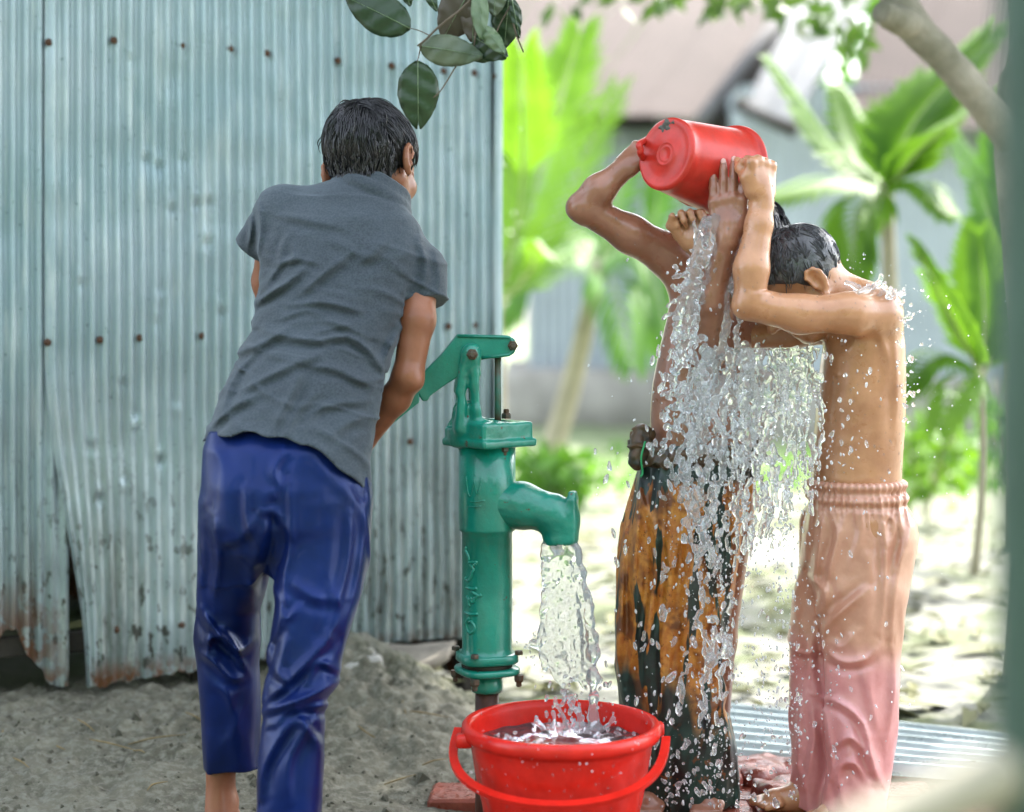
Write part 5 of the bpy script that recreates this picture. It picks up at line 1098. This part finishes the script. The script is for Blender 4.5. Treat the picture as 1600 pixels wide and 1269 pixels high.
# bail: flat channel band hanging in front
ex = np.array([cos(R(-14)), sin(R(14)), 0]); ex = unit([.985, -.17, 0]); fw = unit(np.cross(ex, [0, 0, 1.])); fw = fw if fw[1] < 0 else -fw
hpv = bc+np.array([0, 0, BH-.020]); rb0 = RIM+.009; dn = unit(fw*.30+np.array([0, 0, -.95])); bp_ = []
for k in range(49):
    a = pi*k/48; s_ = sin(a)**.75; bp_.append(hpv+ex*rb0*cos(a)*(1+.05*sin(a))+fw*.176*s_-np.array([0, 0, .072*s_]))
cs = [(-.008, -.004), (.008, -.004), (.008, .004), (.0055, .004), (.0055, -.001), (-.0055, -.001), (-.0055, .004), (-.008, .004)]; V = []; F = []
for k in range(49):
    d_ = unit(bp_[min(48, k+1)]-bp_[max(0, k-1)]); o_ = bp_[k]-hpv; o_ = unit(o_-d_*(o_@d_)); s_ = np.cross(d_, o_)
    for x, y in cs: V.append(bp_[k]+o_*x*.9+s_*-y*1.0)
for k in range(48):
    for j in range(8): F.append((k*8+j, k*8+(j+1) % 8, (k+1)*8+(j+1) % 8, (k+1)*8+j))
bail = obj('bail_handle', V, F, M_red, bucket, smooth=False)
# small bucket, tipped
sb0 = P(1039, 240, 3.0); sb1 = P(1141, 272, 3.115); SA = axes(sb1-sb0, (0, 0, 1)); SA = np.array([SA[0], SA[2], SA[1]]); SL = np.linalg.norm(sb1-sb0)
small = empty('plastic_pail', sb0, 'small red plastic pail with a mud patch, tipped above the bowed head', 'bucket')
r0, r1 = .0655, .0835; pf = [(.0005, .002), (.012, .002), (.0135, .0005), (.015, .002), (.019, .002), (.0205, -.0005), (.022, .002), (.055, .001), (.060, -.001), (r0-.002, .000), (r0+.0015, .003), (r0+.002, .008)]
pf += [(r0+.001+(r1-r0)*k/10, .010+(SL-.02)*k/10) for k in range(11)]+[(r1+.003, SL-.008), (r1+.008, SL-.006), (r1+.009, SL-.001), (r1+.006, SL+.002), (r1-.001, SL), (r1-.004, SL-.008), (r0-.003, .008), (.0005, .007)]
V, F = lathe(pf, 96, sb0, SA); obj('body', V, F, M_red2, small)
an = np.linspace(R(200), R(20), 30); hb = []
for sg in (1, -1): 
    e = sb0+SA[2]*(SL-.02)+SA[0]*sg*(r1+.006); MB().add(*boxm(e, (.006, .010, .010), SA, .002)).build('lug', M_red2, small)
hub = sb0+SA[2]*(SL-.02); lf1, lf2 = hub-SA[0]*(r1+.010), hub+SA[0]*(r1+.010)
bpts = spline([lf1, P(1062, 205, 3.20), P(1004, 222, 3.04), P(1001, 234, 3.02), P(1004, 246, 3.04), P(1035, 285, 3.15), P(1095, 320, 3.17), lf2], 40)
V, F = tube(bpts, .0062, 8); obj('bail_handle', V, F, M_red2, small)
f = Field(sb0-.12, sb0+.12, .002); mc = sb0+SA[1]*r0*.93+SA[2]*.004-SA[0]*.004; rg = np.random.default_rng(8)
for k in range(26): v = rg.normal(size=3); q = mc+(SA[0]*v[0]*.010+SA[1]*(-abs(v[1])*.008)+SA[2]*abs(v[2])*.010*.6); f.ell(q, rg.uniform(.004, .008, 3), None, .004)
f.disp(lambda p: fbm(p, 130, 2, 8)*.0015); V, F = f.mesh(); obj('mud_patch', V, F, mat('grey_mud', (.13, .13, .115), .8, (60, .6), (160, .6, .003)), small)

# ------------------------------------------------------------------ leafy twig hanging in from above
M_lf = [leaf_mat('old_leaf_dark', (.012, .035, .012), (.022, .055, .018), .38, .12), leaf_mat('old_leaf_dusty', (.05, .085, .05), (.11, .14, .085), .45, .1), leaf_mat('old_leaf_brown', (.05, .045, .028), (.085, .07, .045), .55, .1), leaf_mat('old_leaf_pale', (.09, .15, .07), (.16, .23, .12), .4, .15)]
M_twig = mat('twig_bark', (.12, .095, .065), .8, (40, .4))
LD = 2.86; twg = empty('leafy_twig', P(740, -40, LD), 'drooping twig of dark torn leaves hanging in front of the tin wall', 'twig')
for pts, r_ in (([(760, -60), (735, 0), (690, 38), (665, 62), (652, 72)], .0026), ([(672, 56), (655, 48), (640, 44)], .0012), ([(658, 70), (655, 85), (652, 96)], .0014), ([(742, 75), (728, 85), (713, 103), (690, 140), (677, 153)], .0017), ([(795, -40), (800, 5), (804, 45), (818, 82)], .0022), ([(760, -40), (748, 20), (740, 75)], .0022), ([(800, 5), (780, 40), (770, 70)], .0014)):
    V, F = tube(spline([P(x, y, LD+.01*sin(x)) for x, y in pts], 12), list(np.linspace(r_, r_*.6, 12)), 7); obj('stem', V, F, M_twig, twg)
def leaf(base, tip, wid, mt, bend=.0, fold=.25, notch=0.0, side=None, dz=0.0, seed=0):
    """leaf blade between two pixels, wid half-width in px, both halves raised by fold"""
    rg = np.random.default_rng(seed); a = P(*base, LD+dz); b_ = P(*tip, LD+dz+bend); d_ = unit(b_-a); L = np.linalg.norm(b_-a); view = np.array([0, -1., 0]); w_ = unit(np.cross(d_, view)); nn = np.cross(w_, d_); nn = nn if nn[1] < 0 else -nn
    nl, nw = 16, 4; V = []; W = wid/FPX*LD
    for i in range(nl+1):
        f_ = i/nl; hw = W*(sin(pi*min(1, f_**.8*.97+.01))**.75)*(1+.015*rg.normal())
        for j in range(-nw, nw+1):
            g_ = j/nw; cut_ = notch*L*max(0, (1-abs(g_)*2.5))*max(0, (f_-.55)/.45)
            V.append(a+d_*(L*f_-cut_)+w_*hw*g_+nn*(-fold*hw*abs(g_)+.12*L*sin(pi*f_)*.4+.002*sin(f_*21+g_*3)+.0015*rg.normal()*abs(g_)))
    n2 = 2*nw+1; F = [(i*n2+j, i*n2+j+1, (i+1)*n2+j+1, (i+1)*n2+j) for i in range(nl) for j in range(2*nw)]
    o = obj('leaf', V, F, mt, twg); md = o.modifiers.new('thickness', 'SOLIDIFY'); md.thickness = .0006
    V, F = tube([a+d_*L*k/8*(1-notch*.3)+nn*(.12*L*sin(pi*k/8)*.4+.0012) for k in range(9)], list(np.linspace(.0011, .0004, 9)), 5); obj('midrib', V, F, M_lf[3], o)
leaf((641, 45), (541, -4), 32, M_lf[0], .02, .15, 0, seed=1); leaf((655, 72), (754, 88), 25, M_lf[1], -.015, .2, 0, seed=2); leaf((653, 95), (654, 202), 33, M_lf[0], .01, .2, .16, seed=3)
leaf((738, -20), (692, 62), 34, M_lf[2], .03, .2, 0, dz=.03, seed=4); leaf((742, -10), (738, 66), 22, M_lf[2], .0, .35, 0, dz=.04, seed=5); leaf((740, 58), (792, 90), 22, M_lf[0], -.02, .3, 0, dz=.0, seed=6)
leaf((752, 38), (788, 84), 13, M_lf[3], -.03, .6, 0, dz=-.02, seed=7); leaf((795, -5), (788, 75), 24, M_lf[0], .02, .35, .1, dz=.02, seed=8); leaf((748, -20), (752, 62), 14, M_lf[3], -.02, .5, 0, dz=-.01, seed=9); leaf((775, -25), (772, 25), 18, M_lf[1], .0, .3, 0, seed=10)
leaf((632, -20), (641, 10), 9, M_lf[0], 0, .2, 0, seed=11); leaf((662, -25), (683, 18), 9, M_lf[0], 0, .2, 0, seed=12); leaf((800, 0), (812, 60), 7, M_lf[0], 0, .3, 0, seed=13); leaf((735, 70), (765, 96), 16, M_lf[0], .02, .3, 0, dz=.03, seed=14)

# ================================================================== WATER
def water_mat(name, milk, tint=(.97, .99, 1.0), rough=.0):
    m = bpy.data.materials.new(name); m.use_nodes = True; t = m.node_tree; out = t.nodes['Material Output']; b = t.nodes['Principled BSDF']
    b.inputs['Base Color'].default_value = (*tint, 1); b.inputs['Transmission Weight'].default_value = 1; b.inputs['IOR'].default_value = 1.333; b.inputs['Roughness'].default_value = rough; b.inputs['Specular IOR Level'].default_value = .6
    if milk > 0:
        d = N(t, 'ShaderNodeBsdfDiffuse'); d.inputs[0].default_value = (.88, .92, .95, 1); tl = N(t, 'ShaderNodeBsdfTranslucent'); tl.inputs[0].default_value = (.90, .93, .96, 1)
        a = N(t, 'ShaderNodeMixShader'); a.inputs[0].default_value = .55; t.links.new(d.outputs[0], a.inputs[1]); t.links.new(tl.outputs[0], a.inputs[2])
        x = N(t, 'ShaderNodeMixShader'); x.inputs[0].default_value = milk; t.links.new(b.outputs[0], x.inputs[1]); t.links.new(a.outputs[0], x.inputs[2]); t.links.new(x.outputs[0], out.inputs[0])
    return m
M_clear = water_mat('clear_water', .06); M_stream = water_mat('bubbly_stream', .20); M_froth = water_mat('aerated_water', .23); M_drop = water_mat('water_drop', .20); M_fine = water_mat('fine_spray', .55)
wr_ = np.random.default_rng(42)
def ico(level):
    p = (1+5**.5)/2; V = [unit(v) for v in [(-1, p, 0), (1, p, 0), (-1, -p, 0), (1, -p, 0), (0, -1, p), (0, 1, p), (0, -1, -p), (0, 1, -p), (p, 0, -1), (p, 0, 1), (-p, 0, -1), (-p, 0, 1)]]
    F = [(0, 11, 5), (0, 5, 1), (0, 1, 7), (0, 7, 10), (0, 10, 11), (1, 5, 9), (5, 11, 4), (11, 10, 2), (10, 7, 6), (7, 1, 8), (3, 9, 4), (3, 4, 2), (3, 2, 6), (3, 6, 8), (3, 8, 9), (4, 9, 5), (2, 4, 11), (6, 2, 10), (8, 6, 7), (9, 8, 1)]
    for _ in range(level):
        c = {}; nf = []
        def mid(a, b):
            k = (min(a, b), max(a, b))
            if k not in c: V.append(unit(V[a]+V[b])); c[k] = len(V)-1
            return c[k]
        for a, b_, d in F: x, y, z = mid(a, b_), mid(b_, d), mid(d, a); nf += [(a, x, z), (b_, y, x), (d, z, y), (x, y, z)]
        F = nf
    return np.array(V), np.array(F)
ICO = {l: ico(l) for l in (0, 1, 2)}
def drops_mesh(C, Rr, stretch, tilt=None):
    """many droplets as one mesh: centres, radii, vertical stretch"""
    Vs = []; Fs = []; b0 = 0
    for i in range(len(C)):
        V, F = ICO[2 if Rr[i] > .0034 else 1 if Rr[i] > .0011 else 0]; k = wr_.normal(size=3)*.9; wob = 1+.24*np.sin(V@k*2.2+wr_.uniform(0, 6))+.14*np.sin(V@wr_.normal(size=3)*3.4)
        q = V*wob[:, None]*Rr[i]*np.array([1, 1, stretch[i]]); tx = wr_.normal()*.25 if tilt is None else tilt[i]; q[:, 0] += q[:, 2]*tx
        Vs.append(q+C[i]); Fs.append(F+b0); b0 += len(V)
    return np.concatenate(Vs), np.concatenate(Fs)
# ---- stream from the spout
f = Field(P(825, 1165, 2.9)*[1, 0, 0]+[0, 2.90, P(0, 1165, 2.95)[2]], P(955, 840, 3.0)*[1, 0, 0]+[0, 3.02, P(0, 838, 2.95)[2]], .0018)
WD = 2.962
f.loft([(840, 852, 899, WD, .020), (870, 851, 904, WD, .014), (920, 850, 912, WD, .013), (980, 848, 921, WD, .0125), (1030, 846, 926, WD, .0115), (1062, 850, 928, WD, .009), (1085, 860, 928, WD, .008)], .0, p=2.0)
def ragged(p):
    x = CX+p[:, 0]/p[:, 1]*FPX; y = YH+(H-p[:, 2])/p[:, 1]*FPX; lim = np.interp(x, [840, 858, 880, 905, 918, 940], [1030, 1052, 1066, 1058, 1075, 1090])+16*noise(np.stack([x, 0*x, 0*x], 1), .09, 3); return (y-lim)/FPX*WD
f.cut(ragged, .3)
def rope(f, pts, d, r, seed, k=.006, j=1.5):
    rg = np.random.default_rng(seed); q = spline([P(x, y, d) for x, y in pts], 34); q = q+rg.normal(size=q.shape)*j*.0005; rr = np.interp(np.linspace(0, 1, 34), np.linspace(0, 1, len(r)), r)*(1+.28*rg.normal(size=34)).clip(.5, 1.6); f.chain(list(q), list(rr), k)
rope(f, [(893, 850), (906, 890), (918, 950), (925, 1010), (927, 1060), (925, 1110), (929, 1146)], WD-.006, [.010, .008, .0085, .009, .008, .0075, .009], 1); rope(f, [(856, 850), (852, 900), (848, 960), (846, 1010), (852, 1045)], WD-.002, [.008, .005, .0045, .005, .004], 2)
rope(f, [(872, 850), (868, 930), (875, 1010), (880, 1060)], WD-.006, [.006, .003, .003, .003], 3); rope(f, [(884, 850), (893, 930), (905, 1000), (912, 1060)], WD-.006, [.006, .0035, .003, .003], 5); rope(f, [(850, 1000), (838, 1008), (832, 1004)], WD, [.004, .0025, .002], 9)
f.disp(lambda p: (fbm(p*[1, 1, .6], 150, 2, 15)*.0015+fbm(p*[1, 1, .35], 45, 2, 18)*.0022)*sstep(.56, .48, p[:, 2]), .02)
V, F = f.mesh(); st = obj('water_stream', V, F, M_stream, origin=P(925, 1146, WD)); tag(st, 'clear water pouring from the green spout into the large red bucket', 'water')
C = []; Rr = []
for k in range(70): C.append(P(wr_.normal(892, 26), wr_.uniform(1050, 1135), WD+wr_.normal()*.012)); Rr.append(abs(wr_.normal(.0016, .0013))+.0008)
for k in range(26): C.append(P(wr_.normal(825, 10), wr_.uniform(985, 1030), WD+wr_.normal()*.012)); Rr.append(wr_.uniform(.0008, .0024))
V, F = drops_mesh(C, Rr, wr_.uniform(1, 1.8, len(C))); tag(obj('stream_droplets', V, F, M_drop), 'droplets shed round the falling spout stream', 'water drops', kind='stuff')
# ---- water in the large bucket
n1, n2 = 60, 120; lv_ = .03+BH-.036; rw = RIM-.0212; V = []; hit = P(926, 1143, WD)[:2]
for i in range(n1+1):
    r_ = rw*i/n1
    for j in range(n2):
        a = 2*pi*j/n2; x, y = bc[0]+r_*cos(a), bc[1]+r_*sin(a); d = math.hypot(x-hit[0], y-hit[1])
        V.append((x, y, lv_+.004*sin(d*170)*math.exp(-d*9)-.010*math.exp(-(d/.018)**2)))
V = np.array(V); V[:, 2] += fbm(V, 26, 3, 7)*.0045*np.clip((rw-np.hypot(V[:, 0]-bc[0], V[:, 1]-bc[1]))/.01, .15, 1)
base = len(V); ring = np.array([(bc[0]+.112*cos(2*pi*j/n2), bc[1]+.112*sin(2*pi*j/n2), .045) for j in range(n2)]); V = np.vstack([V, ring])
F = [(i*n2+j, (i+1)*n2+j, (i+1)*n2+(j+1) % n2, i*n2+(j+1) % n2) for i in range(n1) for j in range(n2)]+[(n1*n2+j, base+j, base+(j+1) % n2, n1*n2+(j+1) % n2) for j in range(n2)]+[tuple(base+j for j in range(n2))[::-1]]
tag(obj('bucket_water', V, F, M_clear, origin=bc+[0, 0, .01]), 'churning clear water nearly filling the large red bucket', 'water')
f = Field((bc[0]-.16, bc[1]-.16, lv_-.012), (bc[0]+.16, bc[1]+.19, lv_+.075), .0019); rg = np.random.default_rng(4)
for k in range(150):
    if k < 85: a = rg.uniform(0, 6.28); rr_ = abs(rg.normal(.012, .022)); c_ = np.array([hit[0]+cos(a)*rr_, hit[1]+sin(a)*rr_, lv_])
    elif k < 125: c_ = np.append(P(rg.normal(795, 26), 0, bc[1]+rg.normal(.0, .03))[:2], lv_); 
    else: c_ = np.append(P(rg.normal(985, 18), 0, bc[1]+rg.normal(.02, .03))[:2], lv_)
    if math.hypot(c_[0]-bc[0], c_[1]-bc[1]) > rw-.008: continue
    f.ell(c_+[0, 0, rg.uniform(-.003, .004)], rg.uniform(.002, .0055, 3), None, .004)
for a in ((885, 1140, 868, 1098), (900, 1140, 905, 1108), (862, 1138, 864, 1112), (915, 1142, 890, 1100), (850, 1142, 838, 1128), (940, 1140, 958, 1122)):
    q = P(a[0], a[1], hit[1]-.01); e = P(a[2], a[3], hit[1]-.01); m_ = (q+e)/2; m_[0] += .004; f.chain(list(spline([q, m_, e], 8)), [.005, .0035, .0028, .003, .0022, .003, .0035, .0042], .004); f.ell(e+[0, 0, .008], (.003, .003, .0036), None, .003)
f.disp(lambda p: fbm(p, 120, 2, 8)*.0012); V, F = f.mesh(); tag(obj('bucket_splash', V, F, M_froth, origin=(hit[0], hit[1], lv_)), 'frothy splash where the stream lands in the large red bucket', 'splash', kind='stuff')
# ---- water poured from the pail over the boys
QD = 2.985
f = Field(P(1030, 0, QD)*[1, 0, 0]+[0, 2.90, .02], P(1300, 0, QD)*[1, 0, 0]+[0, 3.07, P(0, 325, QD)[2]], .0021)
rg = np.random.default_rng(12)
def fallstrand(pts, d, r, seed, n=60, gap=.25, j=3.0, kk=.006):
    """broken strand of linked blobs"""
    g_ = np.random.default_rng(seed); q = spline([P(x, y, d) for x, y in pts], n); off = np.cumsum(g_.normal(size=(n, 3))*.0008, 0); off -= np.linspace(0, 1, n)[:, None]*off[-1]; q = q+off+g_.normal(size=q.shape)*[j*.0005, .002, 0]
    rr = np.interp(np.linspace(0, 1, n), np.linspace(0, 1, len(r)), r)*np.exp(g_.normal(size=n)*.38)
    for i in range(n-1):
        if g_.random() < gap*(i/n+.25): f.ell(q[i], np.array((rr[i], rr[i], rr[i]*1.5)), None, kk)
        else: f.cone(q[i], q[i+1], rr[i], rr[i+1], kk)
for k in range(9):       # the pail's stream, several thin twisting strands
    o1, o2, o3 = rg.normal()*7, rg.normal()*9, rg.normal()*11; fallstrand([(1112+rg.uniform(-10, 10), 342), (1101+o1, 380), (1088+o1, 420), (1080+o2, 470), (1072+o2, 525), (1062+o3, 575), (1050+o3, 625)][:rg.integers(5, 8)], 2.972+rg.normal()*.006, [.0040, .0034, .0030, .0026, .0020], 300+k, 80, .45, 4, .004)
fallstrand([(1086, 345), (1084, 400), (1080, 440)], 2.965, [.0015, .001, .001], 4, 30, .1, .5)
fallstrand([(1162, 352), (1150, 420), (1140, 470), (1136, 520), (1128, 560)], 2.985, [.002, .003, .003, .0032, .0035], 5, 80, .6, 4); fallstrand([(1158, 400), (1146, 450), (1150, 500), (1152, 548)], 2.975, [.0018, .0022, .0022, .0022], 6, 50, .6, 4)
for k in range(46):
    x0 = rg.uniform(1082, 1280); y0 = rg.uniform(535, 600); fallstrand([(x0, y0), (x0+rg.normal()*12, y0+50), (x0+rg.normal()*18-6, y0+rg.uniform(80, 170))], QD+rg.normal()*.012, [.0032, .0024, .0016], 20+k, 40, .9, 4, .005)
for k in range(30):
    x0 = rg.normal(1100, 26); y0 = rg.uniform(580, 1080); fallstrand([(x0, y0), (x0+rg.normal()*12-2, y0+40), (x0+rg.normal()*14-2, y0+rg.uniform(60, 130))], QD+rg.normal()*.012, [.0022, .0032, .0022], 60+k, 18, 3, 7)
for k in range(24):
    x0 = rg.normal(1160, 22); y0 = rg.uniform(620, 800); fallstrand([(x0, y0), (x0+rg.normal()*8-3, y0+50), (x0-8, y0+rg.uniform(70, 150))], QD+rg.normal()*.012, [.0018, .0022, .0014], 90+k, 22, 2, 5)
for k in range(20):
    x0 = rg.normal(1228, 32); y0 = rg.uniform(580, 760); fallstrand([(x0, y0), (x0+rg.normal()*6, y0+50), (x0, y0+rg.uniform(60, 140))], QD+rg.normal()*.01, [.0018, .0018, .0012], 120+k, 22, 2, 5)
for k in range(40):      # thrown filaments at the edges
    x0 = rg.choice([1060, 1072, 1085, 1100]); y0 = rg.uniform(420, 690); a = rg.uniform(2.4, 4.2); L = rg.uniform(8, 34); fallstrand([(x0, y0), (x0+cos(a)*L*.5, y0+sin(a)*L*.5), (x0+cos(a)*L, y0+sin(a)*L+4)], 2.972+rg.normal()*.008, [.0032, .0018, .003], 170+k, 12, .2, 1.5, .003)
# torn sheets of water between the strands
sl_ = f.box((-9, -9, P(0, 770, QD)[2]), (9, 9, P(0, 545, QD)[2])); x, y, z = f.grid(sl_); sh = f.d[sl_].shape
pts = np.stack([a.ravel() for a in np.broadcast_arrays(x, y, z)], 1); xp = CX+pts[:, 0]/pts[:, 1]*FPX; yp = YH+(H-pts[:, 2])/pts[:, 1]*FPX
surf = QD+.012*np.sin(pts[:, 0]*38+1)+.008*fbm(pts*[1, 0, .5], 14, 2, 4); m_ = np.abs(pts[:, 1]-surf) < .02; e = np.full(len(pts), .1, np.float32); q = pts[m_]
nz = fbm(q*[1, .3, .45], 95, 3, 91)+.55*fbm(q*[1, .2, .35], 26, 2, 95); X_, Y_ = xp[m_], yp[m_]
edge = np.minimum(np.minimum((X_-np.interp(Y_, [545, 600, 700, 770], [1086, 1078, 1085, 1095]))/28, (1283-.06*(Y_-545)-X_)/18), np.interp(Y_, [545, 600, 660, 770], [1.65, 1.45, .45, -.6]))
th = .0030*np.clip(nz*.85+edge*.70-.30, -1, 1.1); e[m_] = np.abs(q[:, 1]-surf[m_])-th; f.merge(sl_, np.maximum(e, -.1).reshape(sh).astype(np.float32), .004)
f.disp(lambda p: fbm(p*[1, 1, .7], 150, 2, 33)*.0020, .012)
V, F = f.mesh(); pw = obj('poured_water', V, F, M_froth, origin=P(1120, 560, QD)); tag(pw, 'broken curtain of water poured from the small pail over both bathing boys', 'water')
# splash on the shoulder of the bent boy
f = Field(P(1315, 520, 3.0)-[0, .10, 0], P(1460, 415, 3.0)+[0, .08, 0], .0019)
for k in range(34):
    a0 = P(rg.uniform(1335, 1392), rg.uniform(455, 478), CD-.09+rg.normal()*.02); dx = rg.uniform(-.3, 1.6); e = a0+np.array([dx*.02, rg.normal()*.006, rg.uniform(.004, .02)]); f.chain(list(spline([a0, (a0+e)/2+[.002, 0, .003], e], 6)), [.0042, .003, .0024, .002, .0018, .0026], .004)
for p_ in ([(1350, 455), (1368, 446), (1376, 436), (1377, 430)], [(1372, 470), (1396, 462), (1408, 458)], [(1385, 490), (1404, 500), (1424, 496)], [(1340, 450), (1330, 444), (1322, 442)], [(1380, 478), (1398, 482), (1412, 470)]): rope(f, p_, CD-.09, [.0045, .003, .002, .0026], int(p_[0][0]), .003, .8)
V, F = f.mesh(); tag(obj('shoulder_splash', V, F, M_froth, origin=P(1380, 470, 3.0)), 'crown of splashing water on the shoulder of the bent boy', 'splash')
# ---- airborne droplets
C = []; Rr = []; S_ = []
def spray(n, fx, fy, d, rlo, rhi, st=(1.1, 2.5), pw_=2.2):
    for _ in range(n): C.append(P(fx(), fy(), d+wr_.normal()*.02)); Rr.append(rlo+(rhi-rlo)*wr_.random()**pw_); S_.append(wr_.uniform(*st))
nr, un = wr_.normal, wr_.uniform
spray(110, lambda: nr(1095, 26), lambda: un(560, 1250), 2.97, .0010, .0070, (1, 2.2), 3); spray(320, lambda: nr(1108, 36), lambda: un(700, 1262), 2.98, .0006, .0052, (1, 2.2), 3.2); spray(170, lambda: nr(1190, 48), lambda: un(620, 1100), 2.99, .0007, .0034)
spray(150, lambda: nr(1235, 34), lambda: un(650, 1230), 2.97, .0007, .0036); spray(90, lambda: nr(1045, 16), lambda: un(520, 720), 2.97, .001, .0055); spray(110, lambda: nr(1010, 34), lambda: un(700, 1250), 2.98, .0007, .0045)
spray(80, lambda: nr(1320, 40), lambda: un(520, 760), 2.93, .0008, .0036, (1, 2.2)); spray(70, lambda: nr(1325, 40), lambda: un(780, 1230), 2.95, .0008, .0032, (1.2, 2.6)); spray(60, lambda: 1400+abs(nr(0, 34)), lambda: nr(495, 40), 2.98, .0006, .0034, (.8, 1.3)); spray(26, lambda: 1405+abs(nr(0, 18)), lambda: un(560, 660), 2.98, .001, .0052, (.9, 1.4))
spray(40, lambda: un(1290, 1400), lambda: un(395, 460), 3.0, .0005, .0018, (.8, 1.3)); spray(46, lambda: un(830, 1000), lambda: un(380, 1100), 2.98, .0005, .0022, (.9, 1.5)); spray(50, lambda: un(990, 1060), lambda: un(1080, 1260), 2.93, .001, .0048); spray(40, lambda: un(1040, 1160), lambda: un(380, 560), 2.95, .001, .0042, (.9, 1.6))
spray(70, lambda: un(1030, 1250), lambda: un(1150, 1262), 3.0, .0012, .0062, (.8, 1.4)); spray(26, lambda: un(700, 1040), lambda: un(1120, 1260), 2.66, .0006, .0018, (.9, 1.3)); spray(90, lambda: un(1420, 1590), lambda: un(440, 900), 3.0, .0004, .0014, (.9, 1.3))
for k in range(90):     # fine spray gathered into streaks
    cx_, cy_ = (nr(1110, 40), un(560, 1240)) if k < 40 else (nr(1215, 38), un(570, 1180)) if k < 80 else (nr(1150, 30), un(560, 760)); n_ = int(un(18, 46)); L_ = un(14, 60); th_ = nr(0, .25)
    spray(n_, lambda: cx_+nr(0, 9), lambda: cy_+nr(0, L_), 2.985, .0004, .0021, (1, 2.0), 2.6)
big = [i for i in range(len(C)) if Rr[i] > .0026]; fin = [i for i in range(len(C)) if Rr[i] <= .0026]
V, F = drops_mesh([C[i] for i in big], [Rr[i] for i in big], [S_[i] for i in big]); tag(obj('water_droplets', V, F, M_drop), 'large water drops flying round the two bathing boys', 'water drops', kind='stuff')
V, F = drops_mesh([C[i] for i in fin], [Rr[i] for i in fin], [S_[i] for i in fin]); tag(obj('water_spray', V, F, M_fine), 'fine white spray round the two bathing boys', 'spray', kind='stuff')
# ---- beads of water clinging to skin and plastic
def beads(o, n, keep, rlo, rhi, seed):
    g_ = np.random.default_rng(seed); me = o.data; nv = len(me.vertices); co = np.empty(nv*3, np.float32); no = np.empty(nv*3, np.float32); me.vertices.foreach_get('co', co); me.vertex_normals.foreach_get('vector', no)
    co = co.reshape(-1, 3)+ORG[o.name]; no = no.reshape(-1, 3); i = np.nonzero((no[:, 1] < -.15))[0]; i = i[keep(co[i])]; i = g_.choice(i, min(n, len(i)), replace=False); VV = []; FF = []; b0 = 0
    for k in i:
        V, F = ICO[1]; r_ = rlo+(rhi-rlo)*g_.random()**2; A = np.array(frame(no[k])); VV.append(co[k]+(V*np.array([r_, r_*g_.uniform(1, 1.5), r_*.55]))@A); FF.append(F+b0); b0 += len(V)
    return np.concatenate(VV), np.concatenate(FF)
allp = lambda c_: np.ones(len(c_), bool)
M_bead = water_mat('clinging_bead', .15)
for o_, n_, kp, nm, lab in ((boy3, 420, lambda c_: c_[:, 2] > .6, 'skin_drops', 'water beads clinging to the skin of the bent boy'), (boy2, 240, lambda c_: c_[:, 2] > .65, 'skin_drops', 'water beads clinging to the skin of the boy in the lungi'), ([o for o in bucket.children if o.name.startswith('body')][0], 150, lambda c_: c_[:, 2] > .05, 'bucket_drops', 'water beads on the outside of the large red bucket')):
    V, F = beads(o_, n_, kp, .0008, .0026, len(lab)); tag(obj(nm, V, F, M_bead), lab, 'water drops', kind='stuff')
